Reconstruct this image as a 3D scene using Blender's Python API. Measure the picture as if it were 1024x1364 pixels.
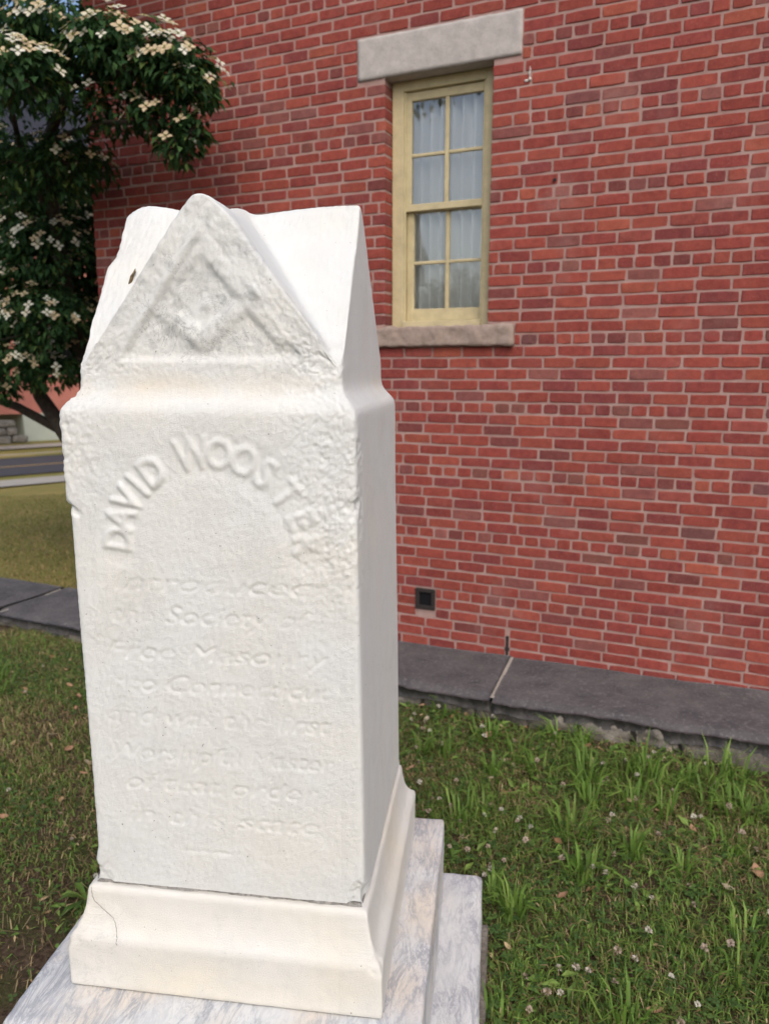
import bpy, math
import numpy as np
from mathutils import Vector, Matrix
from math import radians, sin, cos, pi

# ------------------------------------------------------------------ camera, sky, sun, exposure
S = bpy.context.scene
for o in list(bpy.data.objects):
    bpy.data.objects.remove(o)
COL = S.collection
EYE = 1.97
cam_d = bpy.data.cameras.new('camera')
cam = bpy.data.objects.new('camera', cam_d); COL.objects.link(cam)
cam.location = (0, 0, EYE)
cam.rotation_euler = (radians(90 - 10.5), 0, 0)
cam_d.sensor_fit = 'HORIZONTAL'; cam_d.sensor_width = 36.0
cam_d.lens = 36.0 * 1025 / 1024
cam_d.clip_start = 0.05; cam_d.clip_end = 4000
cam_d.dof.use_dof = True
cam_d.dof.focus_distance = 1.60
cam_d.dof.aperture_fstop = 36.04e-3 / 0.0062
S.camera = cam
SUN_EL, SUN_AZ = radians(44), radians(170)      # azimuth clockwise from +Y
W = bpy.data.worlds.new('World'); S.world = W; W.use_nodes = True
wn = W.node_tree.nodes; wl = W.node_tree.links
sky = wn.new('ShaderNodeTexSky'); sky.sky_type = 'NISHITA'; sky.sun_disc = False
sky.sun_elevation = SUN_EL; sky.sun_rotation = SUN_AZ
sky.air_density = 1.0; sky.dust_density = 3.5; sky.ozone_density = 0.6; sky.altitude = 0
bgn = wn['Background']; wl.new(sky.outputs[0], bgn.inputs[0]); bgn.inputs[1].default_value = 0.15
sd = bpy.data.lights.new('sun', 'SUN'); sun = bpy.data.objects.new('sun', sd); COL.objects.link(sun)
sd.energy = 0.80; sd.angle = radians(60); sd.color = (1.0, 0.975, 0.94)
sdir = Vector((sin(SUN_AZ) * cos(SUN_EL), cos(SUN_AZ) * cos(SUN_EL), sin(SUN_EL)))
sun.rotation_euler = sdir.to_track_quat('Z', 'Y').to_euler(); sun.location = (0, 0, 20)
S.view_settings.view_transform = 'Standard'; S.view_settings.look = 'None'
S.view_settings.exposure = 0.33; S.view_settings.gamma = 1.0; S.view_settings.use_curve_mapping = False
S.render.resolution_x = 768; S.render.resolution_y = 1024
S.render.engine = 'CYCLES'

RNG = np.random.RandomState(7)
YAW = radians(24.391)                      # the brick wall's turn
CW, SW = cos(YAW), sin(YAW)
WY = 5.0863                                # the wall meets the view axis here

# ------------------------------------------------------------------ helpers
def hash3(ix, iy, iz, seed):
    n = (ix.astype(np.int64) * 374761393 + iy.astype(np.int64) * 668265263 + iz.astype(np.int64) * 2147483647 + seed * 1274126177) & 0x7fffffff
    n = ((n ^ (n >> 13)) * 1103515245 + 12345) & 0x7fffffff
    n = ((n ^ (n >> 15)) * 69069 + 1) & 0x7fffffff
    return (n ^ (n >> 12)) / 0x7fffffff
ROT = np.array(Matrix.Rotation(.7, 3, 'X') @ Matrix.Rotation(.5, 3, 'Y') @ Matrix.Rotation(.9, 3, 'Z'))
def vnoise(P, scale, seed=0):
    Q = np.asarray(P, float) * scale
    if Q.shape[-1] == 2:
        Q = np.concatenate([Q, np.zeros(Q.shape[:-1] + (1,))], -1)
    Q = Q @ ROT
    I = np.floor(Q).astype(np.int64); F = Q - I; F = F * F * (3 - 2 * F)
    r = 0
    for a in (0, 1):
        for b in (0, 1):
            for c in (0, 1):
                w = (F[..., 0] if a else 1 - F[..., 0]) * (F[..., 1] if b else 1 - F[..., 1]) * (F[..., 2] if c else 1 - F[..., 2])
                r = r + w * hash3(I[..., 0] + a, I[..., 1] + b, I[..., 2] + c, seed)
    return r * 2 - 1
def fbm(P, scale, oct=3, seed=0):
    r = 0; a = 1.0
    for i in range(oct):
        r = r + a * vnoise(P, scale, seed + i * 17); scale *= 2.1; a *= .5
    return r
def sstep(a, b, x):
    t = np.clip((x - a) / (b - a), 0, 1); return t * t * (3 - 2 * t)

def np_mesh(name, V, faces, mat=None, smooth=False, cols=None, normals=None):
    """faces: list of int arrays, each (n,k)"""
    V = np.asarray(V, np.float32)
    me = bpy.data.meshes.new(name)
    faces = [np.asarray(f, np.int32) for f in faces if len(f)]
    nl = sum(f.size for f in faces); nf = sum(len(f) for f in faces)
    me.vertices.add(len(V)); me.vertices.foreach_set('co', V.ravel())
    me.loops.add(nl); me.polygons.add(nf)
    me.loops.foreach_set('vertex_index', np.concatenate([f.ravel() for f in faces]))
    tot = np.concatenate([np.full(len(f), f.shape[1], np.int32) for f in faces])
    start = np.concatenate([[0], np.cumsum(tot)[:-1]]).astype(np.int32)
    me.polygons.foreach_set('loop_start', start)
    try: me.polygons.foreach_set('loop_total', tot)
    except Exception: pass
    me.polygons.foreach_set('use_smooth', np.full(nf, bool(smooth)))
    me.update(calc_edges=True); me.validate()
    if cols is not None:
        at = me.attributes.new('tint', 'FLOAT_COLOR', 'POINT')
        c = np.ones((len(V), 4), np.float32); c[:, :3] = cols
        at.data.foreach_set('color', c.ravel())
    if normals is not None:
        me.normals_split_custom_set_from_vertices(normals.tolist())
    if mat: me.materials.append(mat)
    return me
def link(name, me, parent=None, loc=(0, 0, 0), rot=(0, 0, 0), scale=(1, 1, 1)):
    o = bpy.data.objects.new(name, me); COL.objects.link(o)
    o.location = loc; o.rotation_euler = rot; o.scale = scale
    if parent: o.parent = parent
    return o
def empty(name, loc=(0, 0, 0), rz=0, parent=None):
    o = bpy.data.objects.new(name, None); COL.objects.link(o)
    o.location = loc; o.rotation_euler = (0, 0, rz); o.empty_display_size = .1
    if parent: o.parent = parent
    return o
def tag(o, label=None, cat=None, group=None, kind=None):
    if label: o['label'] = label
    if cat: o['category'] = cat
    if group: o['group'] = group
    if kind: o['kind'] = kind
    return o

class MB:
    """collects simple shapes into one mesh"""
    def __init__(s): s.v = []; s.q = []; s.t = []; s.c = []; s.n = 0
    def add(s, V, quads=(), tris=(), col=None):
        V = np.asarray(V, float).reshape(-1, 3); s.v.append(V)
        if len(quads): s.q.append(np.asarray(quads, int).reshape(-1, 4) + s.n)
        if len(tris): s.t.append(np.asarray(tris, int).reshape(-1, 3) + s.n)
        s.c.append(np.tile(np.asarray(col if col is not None else (1, 1, 1), float), (len(V), 1))); s.n += len(V)
    def box(s, a, b, ch=0.0, jit=0.0, col=None, rng=RNG):
        """box with chamfered edges"""
        a = np.array(a, float); b = np.array(b, float)
        if ch <= 0:
            V = np.array([[(a, b)[i][0], (a, b)[j][1], (a, b)[k][2]] for i in (0, 1) for j in (0, 1) for k in (0, 1)])
            if jit: V = V + rng.uniform(-jit, jit, V.shape)
            s.add(V, [[0, 1, 3, 2], [4, 6, 7, 5], [0, 4, 5, 1], [2, 3, 7, 6], [0, 2, 6, 4], [1, 5, 7, 3]], col=col); return
        ch = min(ch, (b - a).min() * .45)
        V = []; idx = {}
        J = rng.uniform(-jit, jit, (8, 3)) if jit else np.zeros((8, 3))
        for i in (0, 1):
            for j in (0, 1):
                for k in (0, 1):
                    base = np.array([(a, b)[i][0], (a, b)[j][1], (a, b)[k][2]]) + J[i * 4 + j * 2 + k]
                    sg = np.array([1 - 2 * i, 1 - 2 * j, 1 - 2 * k]) * ch
                    for ax in range(3):
                        p = base + sg; p[ax] = base[ax]; idx[(i, j, k, ax)] = len(V); V.append(p)
        Q = []; T = []
        g = lambda i, j, k, ax: idx[(i, j, k, ax)]
        for e in (0, 1):
            x = [g(e, 0, 0, 0), g(e, 0, 1, 0), g(e, 1, 1, 0), g(e, 1, 0, 0)]; Q.append(x if e == 0 else x[::-1])
            x = [g(0, e, 0, 1), g(1, e, 0, 1), g(1, e, 1, 1), g(0, e, 1, 1)]; Q.append(x if e == 0 else x[::-1])
            x = [g(0, 0, e, 2), g(0, 1, e, 2), g(1, 1, e, 2), g(1, 0, e, 2)]; Q.append(x if e == 0 else x[::-1])
        for j in (0, 1):
            for k in (0, 1):
                x = [g(0, j, k, 1), g(0, j, k, 2), g(1, j, k, 2), g(1, j, k, 1)]; Q.append(x if (j ^ k) else x[::-1])
                x = [g(j, 0, k, 0), g(j, 1, k, 0), g(j, 1, k, 2), g(j, 0, k, 2)]; Q.append(x if (j ^ k) else x[::-1])
                x = [g(j, k, 0, 0), g(j, k, 0, 1), g(j, k, 1, 1), g(j, k, 1, 0)]; Q.append(x if (j ^ k) else x[::-1])
        for i in (0, 1):
            for j in (0, 1):
                for k in (0, 1):
                    x = [g(i, j, k, 0), g(i, j, k, 1), g(i, j, k, 2)]; T.append(x if (i + j + k) % 2 == 0 else x[::-1])
        s.add(V, Q, T, col)
    def tube(s, pts, rad, n=8, col=None):
        pts = [Vector(p) for p in pts]; V = []; up = Vector((.13, .21, .97))
        for i, p in enumerate(pts):
            t = (pts[min(i + 1, len(pts) - 1)] - pts[max(i - 1, 0)]).normalized()
            a = t.cross(up)
            if a.length < .05: a = t.cross(Vector((1, 0, 0)))
            a.normalize(); b = t.cross(a)
            for k in range(n):
                an = 2 * pi * k / n; V.append(p + (a * cos(an) + b * sin(an)) * rad[i])
        Q = [[i * n + k, i * n + (k + 1) % n, (i + 1) * n + (k + 1) % n, (i + 1) * n + k] for i in range(len(pts) - 1) for k in range(n)]
        m = len(V); V.append(pts[-1]); V.append(pts[0])
        T = [[(len(pts) - 1) * n + k, (len(pts) - 1) * n + (k + 1) % n, m] for k in range(n)] + [[(k + 1) % n, k, m + 1] for k in range(n)]
        s.add([tuple(v) for v in V], Q, T, col)
    def mesh(s, name, mat, smooth=False, tint=False):
        V = np.concatenate(s.v); f = []
        if s.q: f.append(np.concatenate(s.q))
        if s.t: f.append(np.concatenate(s.t))
        return np_mesh(name, V, f, mat, smooth, np.concatenate(s.c) if tint else None)
    def build(s, name, mat, parent=None, smooth=False, tint=False, **k):
        return link(name, s.mesh(name, mat, smooth, tint), parent, **k)

# ------------------------------------------------------------------ materials
class NT:
    def __init__(s, name):
        s.m = bpy.data.materials.new(name); s.m.use_nodes = True; s.t = s.m.node_tree
        s.b = s.t.nodes['Principled BSDF']; s.o = s.t.nodes['Material Output']
    def n(s, typ, **k):
        x = s.t.nodes.new('ShaderNode' + typ)
        for a, v in k.items():
            if a.startswith('i_'): x.inputs[int(a[2:]) if a[2:].isdigit() else a[2:]].default_value = v
            else: setattr(x, a, v)
        return x
    def l(s, a, b): s.t.links.new(a, b)
    def coord(s, scale=(1, 1, 1), which='Object'):
        tc = s.n('TexCoord'); mp = s.n('Mapping'); mp.inputs['Scale'].default_value = scale
        s.l(tc.outputs[which], mp.inputs[0]); return mp.outputs[0]
    def noise(s, vec, scale, detail=4, rough=.55, dist=0):
        x = s.n('TexNoise'); x.inputs['Scale'].default_value = scale; x.inputs['Detail'].default_value = detail
        x.inputs['Roughness'].default_value = rough; x.inputs['Distortion'].default_value = dist
        s.l(vec, x.inputs['Vector']); return x.outputs['Fac']
    def ramp(s, fac, stops):
        x = s.n('ValToRGB'); cr = x.color_ramp
        while len(cr.elements) < len(stops): cr.elements.new(.5)
        for e, (p, c) in zip(cr.elements, stops):
            e.position = p; e.color = (c, c, c, 1) if not hasattr(c, '__len__') else (*c, 1)
        s.l(fac, x.inputs[0]); return x.outputs[0]
    def mix(s, fac, a, b, mode='MIX'):
        x = s.n('MixRGB', blend_type=mode)
        for i, v in ((0, fac), (1, a), (2, b)):
            if hasattr(v, 'is_linked') or hasattr(v, 'links'): s.l(v, x.inputs[i])
            elif hasattr(v, '__len__'): x.inputs[i].default_value = (*v, 1)
            else: x.inputs[i].default_value = v
        return x.outputs[0]
    def math(s, op, a, b=0.0):
        x = s.n('Math', operation=op)
        for i, v in ((0, a), (1, b)):
            if hasattr(v, 'links'): s.l(v, x.inputs[i])
            else: x.inputs[i].default_value = v
        return x.outputs[0]
    def bump(s, h, dist=.002, strength=1.0, prev=None):
        x = s.n('Bump'); x.inputs['Distance'].default_value = dist; x.inputs['Strength'].default_value = strength
        s.l(h, x.inputs['Height'])
        if prev: s.l(prev, x.inputs['Normal'])
        s.l(x.outputs[0], s.b.inputs['Normal']); return x.outputs[0]
    def col(s, c):
        if hasattr(c, 'links'): s.l(c, s.b.inputs['Base Color'])
        else: s.b.inputs['Base Color'].default_value = (*c, 1)
    def rough(s, r, spec=.3):
        s.b.inputs['Roughness'].default_value = r; s.b.inputs['Specular IOR Level'].default_value = spec

def mat_marble(name, side=False):
    m = NT(name); v = m.coord()
    big = m.noise(v, 3.5, 4, .6); mid = m.noise(v, 14, 5, .6); fine = m.noise(v, 330, 5, .75); grain = m.noise(v, 900, 2, .6)
    c = m.mix(m.ramp(big, [(.42, 0), (.66, 1)]), *((.755, .775, .765), (.78, .77, .715)) if not side else ((.78, .765, .715), (.80, .745, .625)))
    c = m.mix(m.ramp(mid, [(.35, .0), (.72, .55)]), c, (.70, .715, .705))
    # grey weathering film over the carved gable, with a ragged shape of its own
    sep = m.n('SeparateXYZ'); m.l(v, sep.inputs[0])
    zone = m.math('MULTIPLY', m.ramp(m.math('SUBTRACT', sep.outputs[2], 1.3), [(.66, 0), (.74, 1)]), m.ramp(m.math('ADD', sep.outputs[1], .5), [(.235, 1), (.27, 0)]))
    film = m.math('MULTIPLY', zone, m.ramp(m.noise(v, 22, 6, .68, .6), [(.47, 0), (.68, .75)]))
    c = m.mix(film, c, (.43, .445, .445))
    # cream band left where water sits on the shoulder ledge
    band = m.ramp(m.math('ABSOLUTE', m.math('SUBTRACT', sep.outputs[2], 1.935)), [(0.0, 1), (.035, 0)])
    c = m.mix(m.math('MULTIPLY', band, m.ramp(m.noise(v, 9, 3), [(.4, .0), (.65, .6)])), c, (.78, .70, .57))
    crack = m.ramp(m.math('ABSOLUTE', m.math('SUBTRACT', m.noise(v, 11, 6, .7, 1.2), .5)), [(0.0, 1), (.012, 0)])
    c = m.mix(m.math('MULTIPLY', crack, m.math('MULTIPLY', m.ramp(m.noise(v, 5, 2), [(.50, 0), (.60, .75)]), m.math('ADD', m.math('MULTIPLY', zone, .8), .3 if side else .15))), c, (.25, .26, .27))
    speck = m.ramp(m.noise(v, 150, 2, .5), [(.735, 0), (.76, 1)])
    c = m.mix(m.math('MULTIPLY', speck, m.ramp(mid, [(.42, .0), (.56, .9)])), c, (.16, .16, .15))
    c = m.mix(m.math('MULTIPLY', m.ramp(m.noise(v, 6, 5, .7, .8), [(.52, 0), (.70, .55)]), m.ramp(fine, [(.42, 0), (.62, 1)])), c, (.56, .575, .555))
    m.col(c); m.rough(.78, .25)
    h = m.math('ADD', m.math('MULTIPLY', fine, 1.0), m.math('MULTIPLY', grain, .5))
    n1 = m.bump(h, .0036, .65)
    # tooled vertical lines on the side faces
    vs = m.coord((1, 60, .8)); strip = m.noise(vs, 4.0, 3, .6)
    sidem = m.ramp(m.math('ABSOLUTE', sep.outputs[0]), [(.27, 0), (.283, 1)])
    m.bump(m.math('MULTIPLY', strip, sidem), .0035, .5, n1)
    return m.m
def mat_veined(name, warm):
    m = NT(name); v = m.coord((1, 1, 1))
    tc = m.n('TexCoord'); mp = m.n('Mapping'); mp.inputs['Rotation'].default_value = (0, 0, .75); mp.inputs['Scale'].default_value = (2.6, .75, 1.3); m.l(tc.outputs['Object'], mp.inputs[0]); w = mp.outputs[0]
    a = m.noise(w, 7, 9, .7, .55); a2 = m.noise(w, 17, 8, .72, .8)
    vein = m.ramp(m.math('ABSOLUTE', m.math('SUBTRACT', a, .5)), [(0.0, 1), (.014, .75), (.045, .22), (.12, 0)])
    vein2 = m.ramp(m.math('ABSOLUTE', m.math('SUBTRACT', a2, .5)), [(0.0, .8), (.012, .35), (.05, 0)])
    b = m.noise(v, 5, 4, .6)
    c = m.mix(m.ramp(b, [(.42, 0), (.60, 1)]), (.72, .73, .73), warm)
    c = m.mix(m.ramp(m.noise(w, 5, 7, .7), [(.45, 0), (.75, .5)]), c, (.60, .62, .65))
    c = m.mix(m.math('MULTIPLY', m.math('MAXIMUM', vein, vein2), m.ramp(m.noise(v, 6, 3), [(.36, .25), (.58, .9)])), c, (.32, .34, .385))
    m.col(c); m.rough(.6, .3)
    m.bump(m.noise(v, 260, 6, .75), .0025, .6)
    return m.m
def mat_brick():
    m = NT('brick'); at = m.n('Attribute', attribute_name='tint'); v = m.n('NewGeometry').outputs['Position']
    a = m.noise(v, 26, 5, .6); b = m.noise(v, 110, 4, .65)
    c = m.mix(m.ramp(a, [(.3, 0), (.72, .8)]), at.outputs['Color'], m.mix(1, at.outputs['Color'], (.62, .58, .66), 'MULTIPLY'))
    c = m.mix(m.ramp(b, [(.55, 0), (.8, .5)]), c, (.36, .19, .15))
    c = m.mix(m.ramp(m.noise(v, 2.2, 4, .6), [(.58, 0), (.8, .3)]), c, (.42, .27, .24))
    c = m.mix(m.ramp(m.noise(v, 190, 2), [(.70, 0), (.74, .7)]), c, (.07, .035, .03))
    m.col(c); m.rough(.86, .2)
    m.bump(m.math('ADD', a, b), .0035, .6); return m.m
def mat_mortar():
    m = NT('mortar'); v = m.coord()
    a = m.noise(v, 8, 4); b = m.noise(v, 120, 4, .7)
    c = m.mix(m.ramp(a, [(.35, 0), (.68, 1)]), (.325, .200, .178), (.42, .290, .262))
    c = m.mix(m.ramp(b, [(.55, 0), (.78, .5)]), c, (.26, .16, .145))
    m.col(c); m.rough(.9, .15); m.bump(b, .004, .7); return m.m
def mat_stone(name, c1, c2, c3, sc=18, bump=.004, rough=.85, fine=140):
    m = NT(name); v = m.coord()
    c = m.mix(m.ramp(m.noise(v, sc, 5, .65), [(.35, 0), (.66, 1)]), c1, c2)
    c = m.mix(m.ramp(m.noise(v, fine, 3, .7), [(.52, 0), (.72, .8)]), c, c3)
    m.col(c); m.rough(rough, .25)
    m.bump(m.math('ADD', m.noise(v, sc * 2, 5, .65), m.math('MULTIPLY', m.noise(v, fine, 3), .4)), bump, .7); return m.m
def mat_tint(name, rough=.6, spec=.3, trans=0.0, var=.35, sc=40):
    m = NT(name); at = m.n('Attribute', attribute_name='tint'); v = m.coord()
    c = m.mix(m.ramp(m.noise(v, sc, 3), [(.3, 0), (.75, var)]), at.outputs['Color'], m.mix(1, at.outputs['Color'], (.55, .55, .5), 'MULTIPLY'))
    m.col(c); m.rough(rough, spec)
    if trans:
        t = m.n('BsdfTranslucent'); m.l(m.mix(1, c, (1.1, 1.25, .6), 'MULTIPLY'), t.inputs[0])
        x = m.n('MixShader'); x.inputs[0].default_value = trans
        m.l(m.b.outputs[0], x.inputs[1]); m.l(t.outputs[0], x.inputs[2]); m.l(x.outputs[0], m.o.inputs[0])
    return m.m
def mat_plain(name, c, rough=.6, spec=.3, var=.15, sc=30, bump=0.0, metal=0):
    m = NT(name); v = m.coord(); n = m.noise(v, sc, 4, .6)
    m.col(m.mix(m.ramp(n, [(.3, 0), (.75, 1)]), c, tuple(x * (1 - var) for x in c)))
    m.rough(rough, spec); m.b.inputs['Metallic'].default_value = metal
    if bump: m.bump(n, bump, .6)
    return m.m
def mat_glass():
    m = NT('window_glass'); v = m.coord()
    fr = m.n('Fresnel'); fr.inputs[0].default_value = 1.52
    g = m.n('BsdfGlossy'); g.inputs['Roughness'].default_value = .01; g.inputs['Color'].default_value = (.95, .97, 1, 1)
    t = m.n('BsdfTransparent'); t.inputs[0].default_value = (.975, .985, .98, 1)
    bp = m.n('Bump'); bp.inputs['Distance'].default_value = .002; bp.inputs['Strength'].default_value = .2
    m.l(m.noise(v, 4, 1), bp.inputs['Height']); m.l(bp.outputs[0], g.inputs['Normal'])
    f = m.math('MINIMUM', m.math('MULTIPLY', fr.outputs[0], 2.2), 1.0)       # two faces of two panes
    x = m.n('MixShader'); m.l(f, x.inputs[0]); m.l(t.outputs[0], x.inputs[1]); m.l(g.outputs[0], x.inputs[2])
    m.l(x.outputs[0], m.o.inputs[0]); return m.m
def mat_ground():
    m = NT('soil_and_thatch'); v = m.coord()
    a = m.noise(v, 5, 6, .65); b = m.noise(v, 60, 5, .7); d = m.noise(v, .7, 4)
    c = m.mix(m.ramp(b, [(.38, 0), (.66, 1)]), (.050, .033, .023), (.15, .108, .073))
    c = m.mix(m.ramp(a, [(.44, 0), (.62, .75)]), c, (.060, .075, .022))
    far = m.mix(m.ramp(d, [(.4, 0), (.62, 1)]), (.22, .205, .06), (.34, .265, .10))  # straw tones paled further: sunlight on the far lawn painted in
    tc = m.n('TexCoord'); sp = m.n('SeparateXYZ'); m.l(tc.outputs['Object'], sp.inputs[0])
    q = m.math('ADD', m.math('MULTIPLY', sp.outputs[0], SW), m.math('MULTIPLY', m.math('SUBTRACT', sp.outputs[1], WY), CW))
    far = m.mix(m.ramp(b, [(.4, 0), (.7, .5)]), far, (.19, .165, .06))
    c = m.mix(m.ramp(q, [(0.0, 0), (.02, 1)]), c, far)
    m.col(c); m.rough(.95, .1); m.bump(m.math('ADD', a, b), .02, .8); return m.m

M = dict(
    marble=mat_marble('white_marble'), cream=mat_marble('cream_marble', True), vein=mat_veined('veined_marble', (.74, .68, .60)), vein2=mat_veined('pale_veined_marble', (.71, .725, .71)),
    brick=mat_brick(), mortar=mat_mortar(),
    granite=mat_stone('pinkish_granite', (.40, .37, .355), (.50, .465, .445), (.31, .275, .26), 12, .004, .85, 160),
    sill=mat_stone('brown_sandstone', (.29, .22, .185), (.38, .30, .26), (.22, .16, .135), 22, .006),
    slate=mat_stone('dark_flagstone', (.074, .072, .076), (.130, .122, .123), (.22, .212, .21), 5, .010, .75, 55),
    rubble=mat_stone('rubble_stone', (.15, .135, .115), (.30, .275, .24), (.09, .08, .07), 9, .022),
    paint=mat_plain('ochre_cream_paint', (.58, .50, .305), .5, .35, .25, 14, .0012),
    glass=mat_glass(), iron_and_dark=mat_plain('iron_and_hole_dark', (.035, .028, .027), .7, .3, .3, 60, .002), dark=mat_plain('unlit_inside', (.012, .012, .014), .9, .1),
    leaf=mat_tint('dogwood_leaf', .7, .18, .25), petal=mat_tint('dogwood_bract', .6, .2, .2, .15), bark=mat_stone('bark', (.05, .04, .034), (.09, .075, .06), (.03, .024, .02), 30, .012),
    grass=mat_tint('grass_blade', .55, .3, .22, .2), soil=mat_ground(), dead=mat_tint('dead_leaf', .7, .2, .1, .4, 120),
    asphalt=mat_plain('asphalt', (.075, .075, .085), .85, .2, .25, 3), concrete=mat_plain('pale_concrete', (.42, .39, .34), .9, .2, .2, 4), yellow=mat_plain('road_line_paint', (.45, .30, .12), .8, .2),
    curtain=None)
m = NT('sheer_curtain'); m.col((.95, .95, .93)); m.rough(.9, .1)
t = m.n('BsdfTranslucent'); t.inputs[0].default_value = (.7, .7, .68, 1); x = m.n('MixShader'); x.inputs[0].default_value = .12
m.l(m.b.outputs[0], x.inputs[1]); m.l(t.outputs[0], x.inputs[2]); m.l(x.outputs[0], m.o.inputs[0]); M['curtain'] = m.m

# ------------------------------------------------------------------ ground
ROADP = np.array([-.65, .76]); ROADD = np.array([.76, .65])
def wall_q(x, y): return x * SW + (y - WY) * CW
def gz(x, y):
    x = np.asarray(x, float); y = np.asarray(y, float)
    q = wall_q(x, y); t = x * ROADP[0] + y * ROADP[1]
    far = .085 - .815 * sstep(7.0, 19.5, t)
    wd = .30 + np.maximum(0, np.abs(x) - 4.5) * .9
    P = np.stack([x, y], -1)
    near = .012 * vnoise(P, 1.3, 3) + .006 * vnoise(P, 5, 4)
    k = sstep(-1, 0, (q + .02) / wd)
    return near * (1 - k) + far * k
def sheet(name, xs, ys, mat, zoff=0.0):
    X, Y = np.meshgrid(xs, ys); Z = gz(X, Y) + zoff
    nx, ny = len(xs), len(ys)
    V = np.stack([X, Y, Z], -1).reshape(-1, 3)
    i = np.arange(nx * ny).reshape(ny, nx)
    F = np.stack([i[:-1, :-1], i[:-1, 1:], i[1:, 1:], i[1:, :-1]], -1).reshape(-1, 4)
    return link(name, np_mesh(name, V, [F], mat, True))
def axis(lo, hi, step, far):
    a = list(np.arange(lo, hi + 1e-6, step)); s = step; x = a[-1]
    while x < far: s *= 1.35; x += s; a.append(x)
    s = step; x = a[0]
    while x > -far: s *= 1.35; x -= s; a.insert(0, x)
    return np.array(a)
ground = tag(sheet('ground', axis(-8, 5, .08, 2500), axis(.5, 9, .08, 2500), M['soil']), kind='structure')

def road_strip(name, t0, t1, mat, off, a=-60, b=60, n=90):
    ts = np.linspace(t0, t1, 3); ss = np.linspace(a, b, n)
    SS, TT = np.meshgrid(ss, ts); X = ROADD[0] * SS + ROADP[0] * TT; Y = ROADD[1] * SS + ROADP[1] * TT
    Z = gz(X, Y) + off; i = np.arange(X.size).reshape(X.shape)
    F = np.stack([i[:-1, :-1], i[:-1, 1:], i[1:, 1:], i[1:, :-1]], -1).reshape(-1, 4)
    return link(name, np_mesh(name, np.stack([X, Y, Z], -1).reshape(-1, 3), [F], mat))
tag(road_strip('road', 21.05, 25.3, M['asphalt'], .03), kind='structure')
tag(road_strip('sidewalk', 18.95, 20.1, M['concrete'], .05), kind='structure')
tag(road_strip('sidewalk', 28.0, 29.3, M['concrete'], .05), kind='structure')
tag(road_strip('kerb', 25.3, 25.55, M['concrete'], .12), kind='structure')
tag(road_strip('road_line', 22.9, 23.05, M['yellow'], .036, -60, 3.4), kind='structure')
tag(road_strip('road_line', 22.9, 23.05, M['yellow'], .036, 4.6, 60), kind='structure')

# ------------------------------------------------------------------ brick building
CH = .0685; J0 = 2.147                # course height, centre of the header course beside the sill
MODULE = .1965; S0, S1 = -2.40, 6.0; ZTOP = 5.30; ZBASE = .06
OP = (.005, .683, 2.232, 3.718)       # window opening s0,s1,z0,z1
LIN = (-.18, .85, 3.718, 3.955); SIL = (-.17, .852, 2.112, 2.235)
VENT = (.232, .370, .388, .530); SLOT = (.857, .880, .150, .280)
bld = empty('brick_building', (0, WY, 0), -YAW)
tag(bld, 'red brick building with stone-lintelled sash window behind the marble monument', 'building')
wb = MB()
Yb = .0045                              # mortar sits behind the brick faces
def wall_piece(a, b, z0, z1): wb.box((a, Yb, z0), (b, .32, z1))
wall_piece(S0 + .007, OP[0] - .006, ZBASE, ZTOP); wall_piece(OP[1] + .006, S1, ZBASE, ZTOP)
wb.box((OP[0] - .006, Yb, ZBASE), (OP[1] + .006, .32, OP[2] - .02)); wb.box((OP[0] - .006, Yb, OP[3] + .02), (OP[1] + .006, .32, ZTOP))
wb.box((S0 + .007, .32, ZBASE), (S0 + .32, 7.0, ZTOP)); wb.box((S1 - .32, .32, ZBASE), (S1, 7.0, ZTOP)); wb.box((S0 + .32, 6.7, ZBASE), (S1 - .32, 7.0, ZTOP))
wall = wb.build('wall', M['mortar'], bld)

PAL = np.array([(.316, .071, .051), (.292, .062, .048), (.342, .083, .057), (.268, .058, .050), (.225, .055, .052), (.370, .098, .060), (.190, .060, .056), (.205, .085, .068), (.310, .078, .062)])
PW = np.array([.27, .25, .16, .15, .07, .03, .025, .01, .035])
PWH = np.array([.20, .18, .11, .15, .12, .03, .09, .07, .05])
brng = np.random.RandomState(11)
def brick_verts(s0, s1, z0, z1, y0, d, rng):
    """ten-point outline, worn edges"""
    b = .0032 + rng.uniform(-.001, .002); L = s1 - s0; f1, f2 = s0 + L * rng.uniform(.25, .4), s0 + L * rng.uniform(.6, .75)
    zm = (z0 + z1) / 2
    base = np.array([(s0, z0), (f1, z0), (f2, z0), (s1, z0), (s1, zm), (s1, z1), (f2, z1), (f1, z1), (s0, z1), (s0, zm)])
    base = base + rng.uniform(-.0014, .0014, (10, 2))
    c = np.array([(s0 + s1) / 2, zm]); hw = np.array([L / 2, (z1 - z0) / 2])
    base[[0, 3, 5, 8]] = c + (base[[0, 3, 5, 8]] - c) * (1 - rng.uniform(0, .0035, (4, 1)) / hw)
    inn = c + (base - c) * (1 - b / hw) + rng.uniform(-.0008, .0008, (10, 2))
    tl = y0 + rng.uniform(-.0013, .0013, 10)
    return np.concatenate([np.stack([inn[:, 0], tl, inn[:, 1]], -1), np.stack([base[:, 0], np.full(10, y0 + .0032), base[:, 1]], -1), np.stack([base[:, 0], np.full(10, d), base[:, 1]], -1)])
BQ = np.array([[0, 1, 8, 9], [0, 1, 7, 8], [1, 2, 6, 7], [2, 3, 5, 6]][1:3] + [[10 + k, 10 + (k + 1) % 10, (k + 1) % 10, k] for k in range(10)] + [[20 + k, 20 + (k + 1) % 10, 10 + (k + 1) % 10, 10 + k] for k in range(10)])
BQ = BQ[1:] if False else BQ
BT = np.array([[0, 1, 9], [1, 7, 9], [7, 8, 9], [2, 3, 4], [2, 4, 6], [4, 5, 6]])
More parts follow.
